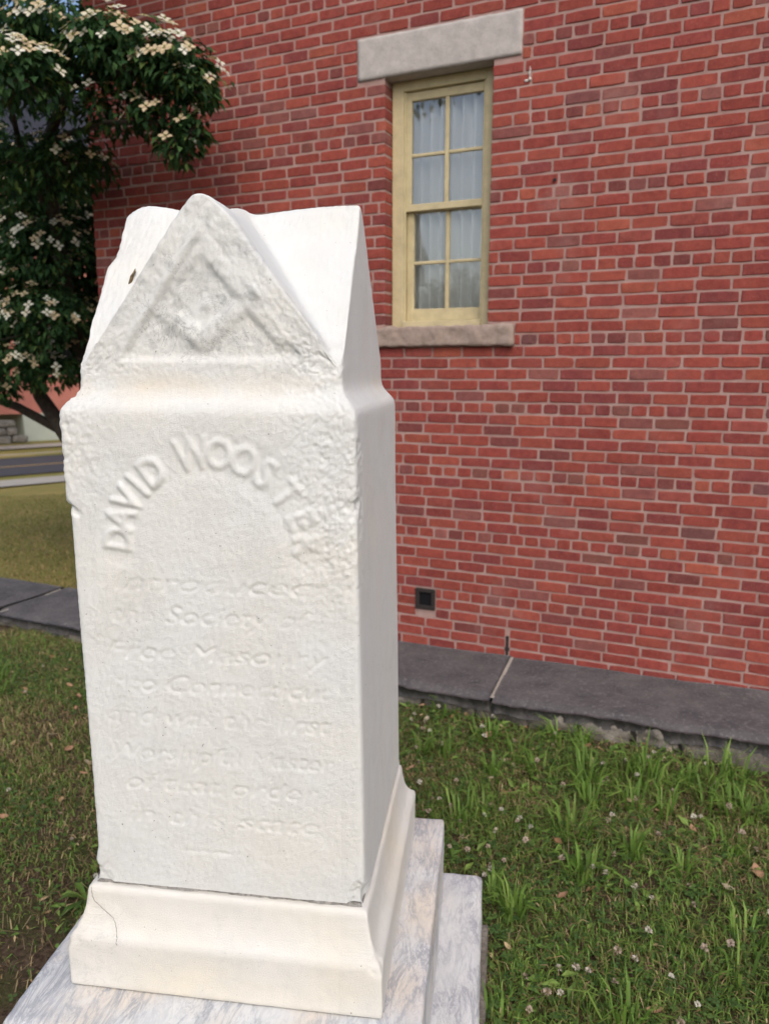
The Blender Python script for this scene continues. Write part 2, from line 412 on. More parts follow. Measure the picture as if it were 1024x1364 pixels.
BQ = np.concatenate([np.array([[1, 2, 6, 7]]), BQ[2:]])
def row_cuts(a, b, module, phase, rng):
    """brick ends between a and b for one course"""
    c = [a]; p = phase + math.floor((a - phase) / module) * module
    while p < b:
        if p > a + module * .27 and p < b - module * .27: c.append(p + rng.uniform(-.007, .007))
        p += module
    c.append(b); return c
bricks = []
jmin, jmax = int(round((ZBASE - J0) / CH)), int((ZTOP - J0) / CH)
for j in range(jmin, jmax):
    zc = J0 + j * CH; header = (j % 6 == 0)
    mod = MODULE * (.51 if header else 1)
    ph = brng.uniform(-.012, .012) + (0 if header else (.5 * MODULE if j % 2 else .04)) + .012 * ((j * 7) % 5)
    wob = brng.uniform(-.0015, .0015)
    cuts = []
    for (a, b, z0, z1) in (OP, LIN, SIL, VENT, SLOT):
        if z0 - CH * .42 < zc < z1 + CH * .42: cuts.append((a, b))
    cuts.sort(); ivs = []; a = S0
    for (u, v) in cuts:
        if u > a: ivs.append((a, u))
        a = max(a, v)
    ivs.append((a, S1))
    for (u, v) in ivs:
        cs = row_cuts(u, v, mod, ph, brng)
        for k in range(len(cs) - 1):
            m0 = .0056 if k > 0 else (.001 if u in (S0, OP[1]) else .005)
            m1 = .0056 if k < len(cs) - 2 else (.001 if v == OP[0] else .005)
            s0, s1 = cs[k] + m0, cs[k + 1] - m1
            if s1 - s0 < .02: continue
            hgt = CH * .5 - .0056 + brng.uniform(-.0012, .0008)
            z0, z1 = zc + wob - hgt, zc + wob + hgt
            for (oa, ob, oz0, oz1) in (LIN, SIL, VENT):
                if s1 > oa and s0 < ob:
                    if z0 < oz1 < z1 and zc > oz1: z0 = oz1 + .006
                    if z0 < oz0 < z1 and zc < oz0: z1 = oz0 - .006
            if z1 - z0 < .015: continue
            jamb = (v == OP[0] and k == len(cs) - 2) or (u == OP[1] and k == 0)
            col = PAL[brng.choice(len(PAL), p=(PWH if header else PW) / (PWH if header else PW).sum())] * brng.uniform(.86, 1.12)
            col = col * .85 + np.array((.32, .075, .058)) * .15
            if brng.rand() < .06: col = col * .6 + col.mean() * np.array([.55, .36, .34])
            V = brick_verts(s0, s1, z0, z1, brng.uniform(-.002, .0025), .125 if jamb else .06, brng)
            bricks.append((V, col, (s0 + s1) / 2, zc, (s1 - s0) * (z1 - z0)))
# the three hundred bricks that show largest in the picture are parts of their own
def shows(s, z):
    x, y, h = s * CW, WY - s * SW, z - EYE
    cp, sp = cos(radians(10.5)), sin(radians(10.5))
    Z = y * cp - h * sp; u = x / Z; v = -(h * cp + y * sp) / Z
    px, py = 512 + 1025 * u, 682 + 1025 * v
    ok = 4 < px < 1020 and 4 < py < 1360 and not (80 < px < 530 and py > 265)
    dn = (x * SW + y * CW) / math.sqrt(x * x + y * y + h * h)
    return (dn / Z ** 2) if ok else 0
score = np.array([b[4] * shows(b[2], b[3]) for b in bricks])
big = set(np.argsort(-score)[:300].tolist())
rest = MB()
for i, (V, col, s, z, a) in enumerate(bricks):
    if i in big:
        o = V.mean(0); me = np_mesh('brick', V - o, [BQ, BT], M['brick'], False, np.tile(col, (30, 1)))
        link('brick', me, wall, tuple(o))
    else: rest.add(V, BQ, BT, col=col)
for j in range(jmin, jmax):            # the side wall round the left corner
    zc = J0 + j * CH; header = j % 6 == 0; mod = MODULE * (.51 if header else 1)
    cs = row_cuts(.06, 7.0, mod, .06 + (.5 * MODULE if j % 2 else 0), brng)
    for k in range(len(cs) - 1):
        col = PAL[brng.choice(len(PAL), p=PW)] * brng.uniform(.86, 1.12)
        V = brick_verts(cs[k] + .0056, cs[k + 1] - .0056, zc - CH * .5 + .0056, zc + CH * .5 - .0056, 0, .05, brng)
        V = np.stack([S0 + V[:, 1], V[:, 0], V[:, 2]], -1)
        rest.add(V, BQ[:, ::-1], BT[:, ::-1], col=col)
tag(rest.build('brickwork', M['brick'], wall, tint=True), kind='stuff')

def rough_box(name, a, b, mat, parent, res=.02, amp=.003, ch=.008, seed=1, sc=18):
    """dressed or rough stone block: dense box, rounded edges, uneven faces"""
    a = np.array(a, float); b = np.array(b, float); c = (a + b) / 2; h = (b - a) / 2
    import bmesh
    bm = bmesh.new(); bmesh.ops.create_cube(bm, size=2)
    n = np.maximum(2, np.ceil((b - a) / res).astype(int)); bm.free()
    V = []; F = []; off = 0
    for ax in range(3):
        u, v = [(1, 2), (2, 0), (0, 1)][ax]
        for sg in (-1, 1):
            U, Vv = np.meshgrid(np.linspace(-1, 1, n[u] + 1), np.linspace(-1, 1, n[v] + 1))
            P = np.zeros(U.shape + (3,)); P[..., u] = U; P[..., v] = Vv; P[..., ax] = sg
            i = np.arange(U.size).reshape(U.shape) + off; off += U.size
            f = np.stack([i[:-1, :-1], i[:-1, 1:], i[1:, 1:], i[1:, :-1]], -1).reshape(-1, 4)
            F.append(f if sg > 0 else f[:, ::-1]); V.append(P.reshape(-1, 3))
    P = np.concatenate(V) * h
    inner = np.clip(P, -(h - ch), h - ch); d = P - inner; L = np.linalg.norm(d, axis=1, keepdims=True)
    N = np.where(L > 1e-6, d / np.maximum(L, 1e-6), 0)
    edge = (np.abs(d) > 1e-6).sum(1, keepdims=True) > 1
    P = np.where(edge, inner + N * ch, P)
    P = P + N * (fbm(P + seed * 3.7, sc, 4, seed)[:, None] * amp)
    # weld the seams
    key = np.round((np.concatenate(V) * h) * 1e4).astype(np.int64)
    _, first, inv = np.unique(key, axis=0, return_index=True, return_inverse=True)
    inv = np.asarray(inv).ravel()
    return link(name, np_mesh(name, P[first] + c, [inv[np.concatenate(F)]], mat, True), parent)
lin = rough_box('lintel', (LIN[0], -.008, LIN[2]), (LIN[1], .128, LIN[3]), M['granite'], bld, .02, .0022, .007, 3, 25)
sil = rough_box('sill', (SIL[0], -.045, SIL[2]), (SIL[1], .115, SIL[3]), M['sill'], bld, .014, .009, .014, 5, 16)

M['joint'] = mat_stone('dirty_mortar', (.20, .19, .18), (.42, .41, .39), (.08, .075, .07), 40, .003)
# window: casing, two sashes, eight panes
z0, z1 = OP[2], OP[3]
win = MB(); FR0, FR1 = .105, .235
win.box((OP[0] + .001, FR0, z0 + .004), (.082, FR1, z1), .003); win.box((.610, FR0, z0 + .004), (OP[1] - .001, FR1, z1), .003)
win.box((.0815, FR0 + .002, z1 - .058), (.6105, FR1, z1 - .0005), .003); win.box((.0815, FR0 - .012, z0 + .004), (.6105, FR1, z0 + .046), .004)
win.box((.0825, FR0 + .012, z0 + .047), (.0945, FR0 + .024, z1 - .059), .001); win.box((.5975, FR0 + .012, z0 + .047), (.6095, FR0 + .024, z1 - .059), .001)
window = win.build('window', M['paint'], bld)
def sash(y, sL, sR, zb, zt, rails, gL, gR, mz):
    w = MB(); d = .034
    w.box((sL, y, zb), (gL, y + d, zt), .003); w.box((gR, y, zb), (sR, y + d, zt), .003)
    w.box((gL - .001, y + .001, zb), (gR + .001, y + d - .001, zb + rails[0]), .003); w.box((gL - .001, y + .001, zt - rails[1]), (gR + .001, y + d - .001, zt), .003)
    w.build('sash', M['paint'], window)
    mx = (gL + gR) / 2; g0, g1 = zb + rails[0], zt - rails[1]
    b = MB(); b.box((mx - .013, y + .004, g0 - .002), (mx + .013, y + d - .006, g1 + .002), .004); b.build('muntin', M['paint'], window)
    for (a, c) in ((gL - .002, mx - .012), (mx + .012, gR + .002)):
        b = MB(); b.box((a, y + .006, mz - .010), (c, y + d - .008, mz + .010), .004); b.build('muntin', M['paint'], window)
    for (a, c) in ((gL - .003, mx - .011), (mx + .011, gR + .003)):
        for (e, f) in ((g0 - .003, mz - .008), (mz + .008, g1 + .003)):
            b = MB(); tl = RNG.uniform(-.0012, .0012, 2)
            yy = y + .018
            V = [(a, yy + tl[0], e), (c, yy - tl[0], e), (c, yy - tl[0] + tl[1], f), (a, yy + tl[0] + tl[1], f)]
            V += [(p[0], p[1] + .003, p[2]) for p in V]
            b.add(V, [[0, 1, 2, 3], [7, 6, 5, 4], [0, 4, 5, 1], [1, 5, 6, 2], [2, 6, 7, 3], [3, 7, 4, 0]])
            b.build('pane', M['glass'], window)
sash(.130, .083, .609, 2.957, 3.658, (.042, .052), .126, .590, 3.289)
sash(.168, .083, .609, 2.282, 2.990, (.076, .036), .130, .584, 2.646)
rm = MB()                               # the dark room behind
for a, b in (((-.6, 1.6, 1.2), (1.4, 1.65, 4.6)), ((-.65, .33, 1.2), (-.6, 1.65, 4.6)), ((1.4, .33, 1.2), (1.45, 1.65, 4.6)), ((-.65, .33, 1.15), (1.45, 1.65, 1.2)), ((-.65, .33, 4.6), (1.45, 1.65, 4.65))): rm.box(a, b)
rm.build('room', mat_plain('room_plaster', (.42, .40, .37), .9, .1), bld)
# vent, slot, coping, roof
v = MB(); a, b, c, d = VENT
for r in (((a, -.012, c), (b, .02, c + .026)), ((a, -.012, d - .026), (b, .02, d)), ((a, -.0115, c + .0255), (a + .026, .02, d - .0255)), ((b - .026, -.0115, c + .0255), (b, .02, d - .0255))): v.box(*r, .003)
vent = v.build('vent', M['iron_and_dark'], bld)
v = MB(); v.box((a + .02, .004, c + .02), (b - .02, .006, d - .02)); v.build('vent_shade', M['dark'], vent)  # near-black plate paints the unlit inside of the vent
v = MB(); v.box((SLOT[0] + .003, -.003, SLOT[2] - .01), (SLOT[1] - .003, .02, SLOT[3]), .002); v.box((SLOT[0] - .001, -.006, SLOT[2] + .03), (SLOT[1] + .004, .02, SLOT[2] + .055), .002)
v.build('slot_shade', M['iron_and_dark'], bld)  # dark bars stand in for the shade inside the open slot
v = MB(); v.tube([(1.062, -.012, 3.030), (1.062, .004, 3.032)], [.009, .012], 7); v.build('hole_shade', M['iron_and_dark'], bld)  # dark plug stands in for the shade of a small hole
rough_box('mortar_patch', (.893, -.006, 3.575), (.905, .02, 3.655), mat_plain('white_mortar', (.62, .58, .55), .9, .1), bld, .006, .006, .004, 31, 60)
rough_box('mortar_patch', (.872, -.005, 3.570), (.893, .02, 3.585), mat_plain('white_mortar', (.62, .58, .55), .9, .1), bld, .006, .004, .004, 32, 60)
v = MB(); v.box((S0 - .06, -.06, ZTOP), (S1 + .06, 7.06, ZTOP + .14), .01); v.build('cornice', M['granite'], bld)
v = MB(); v.add([(S0 - .2, -.2, ZTOP + .14), (S1 + .2, -.2, ZTOP + .14), (S1 + .2, 7.2, ZTOP + .14), (S0 - .2, 7.2, ZTOP + .14), (S0 - .2, 3.5, ZTOP + 2.2), (S1 + .2, 3.5, ZTOP + 2.2)], [[0, 1, 5, 4], [2, 3, 4, 5], [3, 2, 1, 0]], [[0, 4, 3], [1, 2, 5]])
v.build('roof', M['slate'], bld)
# curtain: deep narrow pleats
nx, nz = 420, 14; X = np.linspace(.02, .67, nx)
prng = np.random.RandomState(5); V = []
ph = np.cumsum(prng.uniform(.6, 1.4, nx)) / nx; ph = np.convolve(np.pad(ph, 9, 'reflect', reflect_type='odd'), np.ones(19) / 19, 'valid')
for k in range(nz):
    z = 2.2 + (3.75 - 2.2) * k / (nz - 1)
    y = .208 + .075 * (1 - np.abs(np.cos(ph * pi * 9.3 + .06 * np.sin(k * .5))) ** 1.6) + .004 * np.sin(ph * 90 + k * .3)
    V.append(np.stack([X, y, np.full(nx, z)], -1))
V = np.concatenate(V); i = np.arange(nx * nz).reshape(nz, nx)
F = np.stack([i[:-1, :-1], i[:-1, 1:], i[1:, 1:], i[1:, :-1]], -1).reshape(-1, 4)
cur = link('curtain', np_mesh('curtain', V, [F], M['curtain'], True), None, (0, WY, 0), (0, 0, -YAW))
tag(cur, 'white sheer curtain hanging in vertical folds behind the window panes', 'curtain')

# ------------------------------------------------------------------ flagstone ledge along the wall
pave = empty('pavement', (0, WY, 0), -YAW); tag(pave, kind='structure')
frng = np.random.RandomState(21)
def flag_top(s): return .135 + .020 * np.maximum(s, 0) - .002
cutsF = [-6.4, -5.2, -3.9, -3.02, -1.75, -.35, .905, 2.65, 4.1, 5.6]
def flagstone(s0, s1, skew0, skew1, back):
    n = max(8, int((s1 - s0) / .015)); mrow = 30
    T = np.linspace(0, 1, n + 1); R = np.linspace(0, 1, mrow + 1); seed = int(frng.randint(1000))
    w = .685; fr = w + .022 * fbm(np.stack([T * (s1 - s0) * 1 + s0, T * 0 + seed], -1), 3, 5, seed) + .010 * fbm(np.stack([T * (s1 - s0), T * 0], -1), 30, 3, seed) - .02 * np.maximum(0, s0 + (s1 - s0) * T - .8)
    V = np.zeros((n + 1, mrow + 1, 3))
    for a, t in enumerate(T):
        for b, r in enumerate(R):
            y = back - r * (fr[a] + back)
            V[a, b] = (s0 + (s1 - s0) * t + (skew0 * (1 - t) + skew1 * t) * r, y, 0)
    P = V.reshape(-1, 3); z = flag_top(P[:, 0]) + .006 * fbm(P[:, :2], 3, 4, seed) - .022 * sstep(.82, 1, np.tile(R, n + 1)) ** 3 + frng.uniform(-.006, .006)
    P[:, 2] = z; i = np.arange(P.shape[0]).reshape(n + 1, mrow + 1)
    F = [np.stack([i[:-1, :-1], i[:-1, 1:], i[1:, 1:], i[1:, :-1]], -1).reshape(-1, 4)]
    edge = np.concatenate([i[:, 0], i[-1, 1:], i[::-1, -1][1:], i[0, ::-1][1:-1]])
    B = P[edge].copy(); th = .055 + .018 * vnoise(B[:, :2], 9, seed + 5); B[:, 2] -= th
    fe = B[:, 1] < -.5; B[fe, 1] += .004 + .018 * vnoise(B[fe][:, :2], 25, seed)
    k = len(P) + np.arange(len(B)); kn = np.roll(k, -1); en = np.roll(edge, -1)
    F.append(np.stack([edge, k, kn, en], -1))
    return link('flagstone', np_mesh('flagstone', np.concatenate([P, B]), F, M['slate'], True), pave)
for k in range(len(cutsF) - 1):
    sk0 = .0; sk1 = 0.
    if abs(cutsF[k] - .905) < .01: sk0 = .06
    if abs(cutsF[k + 1] - .905) < .01: sk1 = .06
    flagstone(cutsF[k] + .008, cutsF[k + 1] - .008, sk0, sk1, -.002 if cutsF[k] > -2.5 else (.06 if cutsF[k] > -3.5 else .02))
b = MB()
for c in cutsF[1:-1]:
    b.add([(c - .012, -.01, flag_top(c) - .003), (c + .012, -.01, flag_top(c) - .003), (c + .012 + .06, -.66, flag_top(c) - .008), (c - .012 + .06, -.66, flag_top(c) - .008)], [[3, 2, 1, 0]])
b.build('mortar_joint', mat_stone('pale_joint', (.36, .33, .29), (.44, .41, .36), (.25, .23, .2), 20), pave)
rough_box('bedding', (-6.4, -.60, -.12), (5.5, -.3, .075), M['rubble'], pave, .018, .024, .012, 61, 26)
x = -6.4
while x < 5.5:                           # rough stones carrying the flags
    L = frng.uniform(.22, .5); top = flag_top(x) - .052 + frng.uniform(-.012, .004)
    o = rough_box('stone', (x, -.655 + frng.uniform(-.02, .035), -.12), (x + L - .012, -.35, top), M['rubble'], pave, .016, .026, .012, int(frng.randint(99)), 9)
    x += L

# ------------------------------------------------------------------ marble monument
MX, MY, MTH = -.317, 1.870, -.139
mon = empty('gravestone_monument', (MX, MY, 0), MTH)
tag(mon, 'weathered white marble gravestone with gabled top on stepped bases', 'gravestone')

def text_tris(body, size=1.0, offset=0.0, shear=0.0, spacing=1.0):
    cu = bpy.data.curves.new('glyphs', 'FONT'); cu.body = body; cu.size = size; cu.offset = offset; cu.shear = shear
    cu.space_character = spacing; cu.align_x = 'CENTER'; cu.resolution_u = 3
    ob = bpy.data.objects.new('glyphs', cu); COL.objects.link(ob)
    dg = bpy.context.evaluated_depsgraph_get(); me = bpy.data.meshes.new_from_object(ob.evaluated_get(dg))
    me.calc_loop_triangles()
    V = np.array([v.co[:2] for v in me.vertices]); T = np.array([t.vertices for t in me.loop_triangles])
    bpy.data.objects.remove(ob); bpy.data.curves.remove(cu); bpy.data.meshes.remove(me)
    return V, T
RES = .001; U0, Z0 = -.34, .76; NUR, NZR = 680, 1660
def raster(img, V, T, val=1.0):
    for t in T:
        p = (V[t] - (U0, Z0)) / RES
        a0, b0 = np.floor(p.min(0)).astype(int); a1, b1 = np.ceil(p.max(0)).astype(int) + 1
        a0, b0 = max(a0, 0), max(b0, 0); a1, b1 = min(a1, NUR), min(b1, NZR)
        if a1 <= a0 or b1 <= b0: continue
        X, Y = np.meshgrid(np.arange(a0, a1), np.arange(b0, b1)); inside = None
        e = [(p[(k + 1) % 3][0] - p[k][0]) * (Y - p[k][1]) - (p[(k + 1) % 3][1] - p[k][1]) * (X - p[k][0]) for k in range(3)]
        ok = ((e[0] >= -.5) & (e[1] >= -.5) & (e[2] >= -.5)) | ((e[0] <= .5) & (e[1] <= .5) & (e[2] <= .5))
        sub = img[b0:b1, a0:a1]; sub[ok] = val
def blur(a, r, it=3):
    for _ in range(it):
        for ax in (0, 1):
            c = np.cumsum(np.concatenate([np.repeat(a.take([0], ax), r + 1, ax), a, np.repeat(a.take([-1], ax), r, ax)], ax), ax)
            n = a.shape[ax]
            a = (c.take(np.arange(2 * r + 1, 2 * r + 1 + n), ax) - c.take(np.arange(0, n), ax)) / (2 * r + 1)
    return a
UG, ZG = np.meshgrid(U0 + np.arange(NUR) * RES, Z0 + np.arange(NZR) * RES)
ids = np.zeros((NZR, NUR), np.int16)
raised = np.zeros((NZR, NUR)); names = {}
ARC = (0.0, 1.596)
for k, (ch, an) in enumerate(zip('DAVIDWOOSTER', (174, 161, 149, 138, 126, 99, 83, 68, 54, 37, 21, 6))):
    V, T = text_tris(ch, .086, .003); V[:, 0] *= .82
    V[:, 1] -= .029; a = radians(an - 90); r = .206
    P = np.stack([V[:, 0] * cos(a) - (V[:, 1] + r) * sin(a) + ARC[0], V[:, 0] * sin(a) + (V[:, 1] + r) * cos(a) + ARC[1]], -1)
    g = np.zeros_like(raised); raster(g, P, T); raised = np.maximum(raised, g)
    ids[blur(g, 2, 1) > .3] = k + 1; names[k + 1] = ('letter', None)
R = np.hypot(UG - ARC[0], ZG - ARC[1])
arch = ((R > .160) & (R < .243) & (ZG > ARC[1] - .035)).astype(float)
script = np.zeros((NZR, NUR))
for k, (tx, zc, wid, uc) in enumerate((('Introduced', 1.507, .44, 0), ('the Society of', 1.436, .44, -.008), ('Free Masonry', 1.353, .49, 0), ('into Connecticut', 1.280, .50, 0), ('and was the first', 1.204, .50, 0), ('Worshipful Master', 1.117, .50, .005), ('of that order', 1.045, .44, .0), ('in this state', .966, .44, .0))):
    V, T = text_tris(tx, .055, -.0005, .28); V[:, 0] -= (V[:, 0].max() + V[:, 0].min()) / 2
    V[:, 0] *= wid / np.ptp(V[:, 0])
    V[:, 0] += uc; V[:, 1] += zc
    g = np.zeros_like(script); raster(g, V, T); script = np.maximum(script, g)
    gm = blur(g, 1, 1) > .3; occ = np.flatnonzero(g.max(0) > 0); st = 0; wd = 0
    for q in range(1, len(occ) + 1):
        if q == len(occ) or occ[q] - occ[q - 1] > 11:
            mw = gm.copy(); mw[:, :occ[st] - 2] = False; mw[:, occ[q - 1] + 3:] = False
            kid = 100 + k * 10 + wd; ids[mw] = kid; names[kid] = ('inscription_word', None); wd += 1; st = q
g = ((np.abs(UG + .036) < .06) & (np.abs(ZG - .902) < .0025)).astype(float); script = np.maximum(script, g * .9); ids[g > 0] = 40; names[40] = ('inscription_rule', None)
# compass-and-square emblem in the gable
def seg(p, q, w):
    p = np.array(p); q = np.array(q); d = q - p; L2 = d @ d
    t = np.clip(((UG - p[0]) * d[0] + (ZG - p[1]) * d[1]) / L2, 0, 1)
    return np.hypot(UG - p[0] - t * d[0], ZG - p[1] - t * d[1]) < w * (1 - .35 * t)
emb = np.zeros_like(raised)
for p, q, w in (((-.012, 2.225), (.150, 2.030), .021), ((-.012, 2.225), (-.178, 2.045), .021), ((-.015, 2.028), (.128, 2.135), .019), ((-.015, 2.028), (-.150, 2.125), .019)): emb[seg(p, q, w)] = 1
emb[np.hypot(UG + .075, ZG - 2.115) < .022] = .7; emb[np.hypot((UG + .005) * 1.6, ZG - 2.10) < .016] = .6
ids[blur(emb, 2, 1) > .35] = 50; names[50] = ('emblem', 'worn carved compass and square in the gable')
APEX, ZC, WC = 2.352, 1.968, .280
SL = (APEX - ZC) / WC
rk = (APEX - ZG) / SL - np.abs(UG)                              # distance in from the rake
tym = ((rk > .074) & (ZG > 1.990)).astype(float)
D = np.zeros_like(raised)
wear = .75 + .5 * fbm(np.stack([UG, ZG], -1), 9, 2, 61)
fade = 1 - .75 * sstep(.10, .26, UG) * sstep(1.55, 1.75, 1.75 - np.abs(ZG - 1.65))
D += -.0032 * blur(arch, 9, 3) + .0074 * blur(raised, 3, 3) * np.clip(wear, .65, 1.1) * (1 - .35 * sstep(.12, .25, UG))
D += -.0034 * blur(script, 2, 3) * np.clip(.85 + .6 * fbm(np.stack([UG, ZG], -1), 30, 2, 62), .5, 1.1)
D += -.0082 * blur(tym, 4, 3) + .0088 * blur(emb * (rk > .058), 5, 3) * np.clip(.9 + .35 * fbm(np.stack([UG, ZG], -1), 14, 2, 64), .7, 1.1)
def sample(img, u, z):
    a = np.clip((u - U0) / RES, 0, NUR - 1.01); b = np.clip((z - Z0) / RES, 0, NZR - 1.01)
    i = a.astype(int); j = b.astype(int); fa = a - i; fb = b - j
    return img[j, i] * (1 - fa) * (1 - fb) + img[j, i + 1] * fa * (1 - fb) + img[j + 1, i] * (1 - fa) * fb + img[j + 1, i + 1] * fa * fb

NU, NS = 264, 104
rows = [(z, .3175 + (.3145 - .3175) * k / 359) for k, z in enumerate(np.linspace(.8065, 1.880, 360))]
cove = [(1.880, .3145), (1.892, .3125), (1.903, .303), (1.913, .291), (1.925, .284), (1.940, .2805), (1.960, .280)]
cz = np.linspace(1.880, 1.960, 28)[1:]
rows += [(z, np.interp(z, [c[0] for c in cove], [c[1] for c in cove])) for z in cz]
n3 = 92
uu = np.linspace(-1, 1, NU + 1); vv = np.linspace(-1, 1, NS + 1)
per_u = np.concatenate([uu[:-1], np.ones(NS), uu[::-1][:-1], -np.ones(NS)])
per_v = np.concatenate([-np.ones(NU), vv[:-1], np.ones(NU), vv[::-1][:-1]])
MR = len(per_u)
def capw(z): return WC - .007 * np.clip((z - ZC) / (APEX - ZC), 0, 1)
G = [np.stack([per_u * w, per_v * w, np.full(MR, z)], -1) for z, w in rows]
rake = ZC + (APEX - ZC) * (1 - np.minimum(np.abs(per_u), np.abs(per_v)))
for k in range(1, n3 + 1):
    z = 1.960 + (rake - 1.960) * k / n3; G.append(np.stack([per_u * capw(z), per_v * capw(z), z], -1))
NR = len(G); G = np.stack(G)
UU, VV = np.meshgrid(uu[1:-1], vv[1:-1]); zr = ZC + (APEX - ZC) * (1 - np.minimum(np.abs(UU), np.abs(VV)))
roofV = np.stack([UU * capw(zr), VV * capw(zr), zr], -1).reshape(-1, 3)
V = np.concatenate([G.reshape(-1, 3), roofV])
gi = np.arange(NR * MR).reshape(NR, MR); gn = np.roll(gi, -1, 1)
F = [np.stack([gi[:-1], gn[:-1], gn[1:], gi[1:]], -1).reshape(-1, 4)]
RI = np.zeros((NS + 1, NU + 1), int); top = gi[-1]
RI[0, :-1] = top[:NU]; RI[:-1, -1] = top[NU:NU + NS]; RI[-1, ::-1][:-1] = 0
RI[-1, 1:] = top[NU + NS:2 * NU + NS][::-1]; RI[1:, 0] = top[2 * NU + NS:][::-1]; RI[-1, -1] = top[NU + NS]; RI[0, 0] = top[0]; RI[0, -1] = top[NU]; RI[-1, 0] = top[2 * NU + NS]
RI[1:-1, 1:-1] = NR * MR + np.arange(roofV.shape[0]).reshape(NS - 1, NU - 1)
F.append(np.stack([RI[:-1, :-1], RI[:-1, 1:], RI[1:, 1:], RI[1:, :-1]], -1).reshape(-1, 4))
F = np.concatenate(F)
Ea = np.concatenate([F[:, 0], F[:, 1]]); Eb = np.concatenate([F[:, 1], F[:, 2]])
def smooth(V, it):
    a = np.concatenate([Ea, Eb]); b = np.concatenate([Eb, Ea]); n = len(V); cnt = np.bincount(a, minlength=n)
    fix = V[:, 2] < .807
    for _ in range(it):
        N = np.stack([np.bincount(a, V[b, k], n) for k in range(3)], -1) / cnt[:, None]
        N[fix] = V[fix]; V = V * .35 + N * .65
    return V
def vnormals(V):
    fn = np.cross(V[F[:, 2]] - V[F[:, 0]], V[F[:, 3]] - V[F[:, 1]])
    n = np.stack([sum(np.bincount(F[:, c], fn[:, k], len(V)) for c in range(4)) for k in range(3)], -1)
    return n / np.maximum(np.linalg.norm(n, axis=1, keepdims=True), 1e-12)
V = smooth(V, 26)
# worn crowns of the front and left gables
def softmin(a, b, k):
    h = np.clip(.5 + .5 * (b - a) / k, 0, 1); return b * (1 - h) + a * h - k * h * (1 - h)
V[:, 2] -= .016 * np.exp(-(V[:, 0] ** 2 + V[:, 1] ** 2) / .015) * (V[:, 2] > 2.1)
wf = sstep(-.01, -.13, V[:, 1]); lim = 2.320 - .30 * np.maximum(0, V[:, 0] + .02) - .55 * np.maximum(0, -.03 - V[:, 0])
up = V[:, 2] > 2.0
V[up, 2] += (wf * (softmin(V[:, 2], lim, .045) - V[:, 2]))[up]
wl2 = sstep(.0, -.18, V[:, 0]); lim = 2.341 - 9 * np.maximum(0, -.205 - V[:, 0]) ** 2
V[up, 2] += (wl2 * (softmin(V[:, 2], lim, .03) - V[:, 2]))[up]
lb_ = .030 * np.sin(pi * np.sqrt(np.clip(-V[:, 1] / .27, 0, 1))) * sstep(-.08, -.24, V[:, 0]); V[up, 2] += lb_[up] * (sstep(2.0, 2.08, V[:, 2]))[up]
V[:, 0] += .004 - .010 * sstep(.8, 1.88, V[:, 2]) 
N = vnormals(V)
isf = (N[:, 1] < -.6) & (V[:, 1] < -.2)
wfront = sstep(.55, .9, -N[:, 1]) * (V[:, 1] < -.2)
V0 = V.copy()
V = V + N * (wfront * sample(D, V[:, 0], V[:, 2]))[:, None]
# weathering: sugary pitting, stronger at the upper right, worn left edge, chips
rgh = .55 + .9 * sstep(.10, .27, V0[:, 0]) * sstep(1.35, 1.65, V0[:, 2]) * (V0[:, 1] < -.25) + .4 * (V0[:, 2] > 1.96) * (N[:, 1] < -.5) + .7 * sstep(-.20, -.30, V0[:, 0]) * sstep(1.62, 1.75, V0[:, 2])
smoothside = np.where(N[:, 0] > .7, .45, 1.0)
d = .0009 * vnoise(V0, 30, 1) + .0008 * vnoise(V0, 85, 2) + .0011 * vnoise(V0, 170, 3) + .0030 * fbm(V0, 7, 2, 9) * .6
V = V + N * (d * rgh * smoothside)[:, None]
pit = np.maximum(0, vnoise(V0, 90, 31) - .35) * np.maximum(0, rgh - .6)
V = V - N * (pit * .006)[:, None]
wle = sstep(-.24, -.30, V0[:, 0]) * sstep(1.690 + .006, 1.680, V0[:, 2] + .012 * vnoise(V0, 30, 8)) * (V0[:, 1] < .1)
V[:, 0] += .009 * wle * sstep(.84, .90, V0[:, 2])
for (cx_, cy_, cz_, r_, dep) in ((.316, -.316, .81, .045, .010), (-.316, -.316, .815, .05, .007), (.312, -.312, 1.70, .03, .006), (-.316, -.316, 1.685, .024, .006), (.25, -.28, 1.99, .04, .006)):
    dd = np.linalg.norm(V0 - np.array([cx_, cy_, cz_]), axis=1) + .012 * fbm(V0, 40, 3, 77)
    k = sstep(r_, r_ * .45, dd)
    V = V - N * (k * dep)[:, None]
N = vnormals(V); MV = V
fc = V0[F].mean(1); ff = (N[F].mean(1)[:, 1] < -.45) & (fc[:, 1] < -.22)
a = np.clip(((fc[:, 0] - U0) / RES).round().astype(int), 0, NUR - 1); b = np.clip(((fc[:, 2] - Z0) / RES).round().astype(int), 0, NZR - 1)
fid = np.where(ff, ids[b, a], 0)
def submesh(name, sel, parent):
    f = F[sel]; u, inv = np.unique(f, return_inverse=True)
    return link(name, np_mesh(name, V[u], [np.asarray(inv).reshape(-1, 4)], M['marble'], True, None, N[u]), parent)
shaft = submesh('shaft', fid == 0, mon)
for k, (nm, lb) in names.items():
    if (fid == k).any():
        o = submesh(nm, fid == k, shaft)
        if lb: o['label'] = lb
tw = MB()                                # a curl of bark on the left roof slope
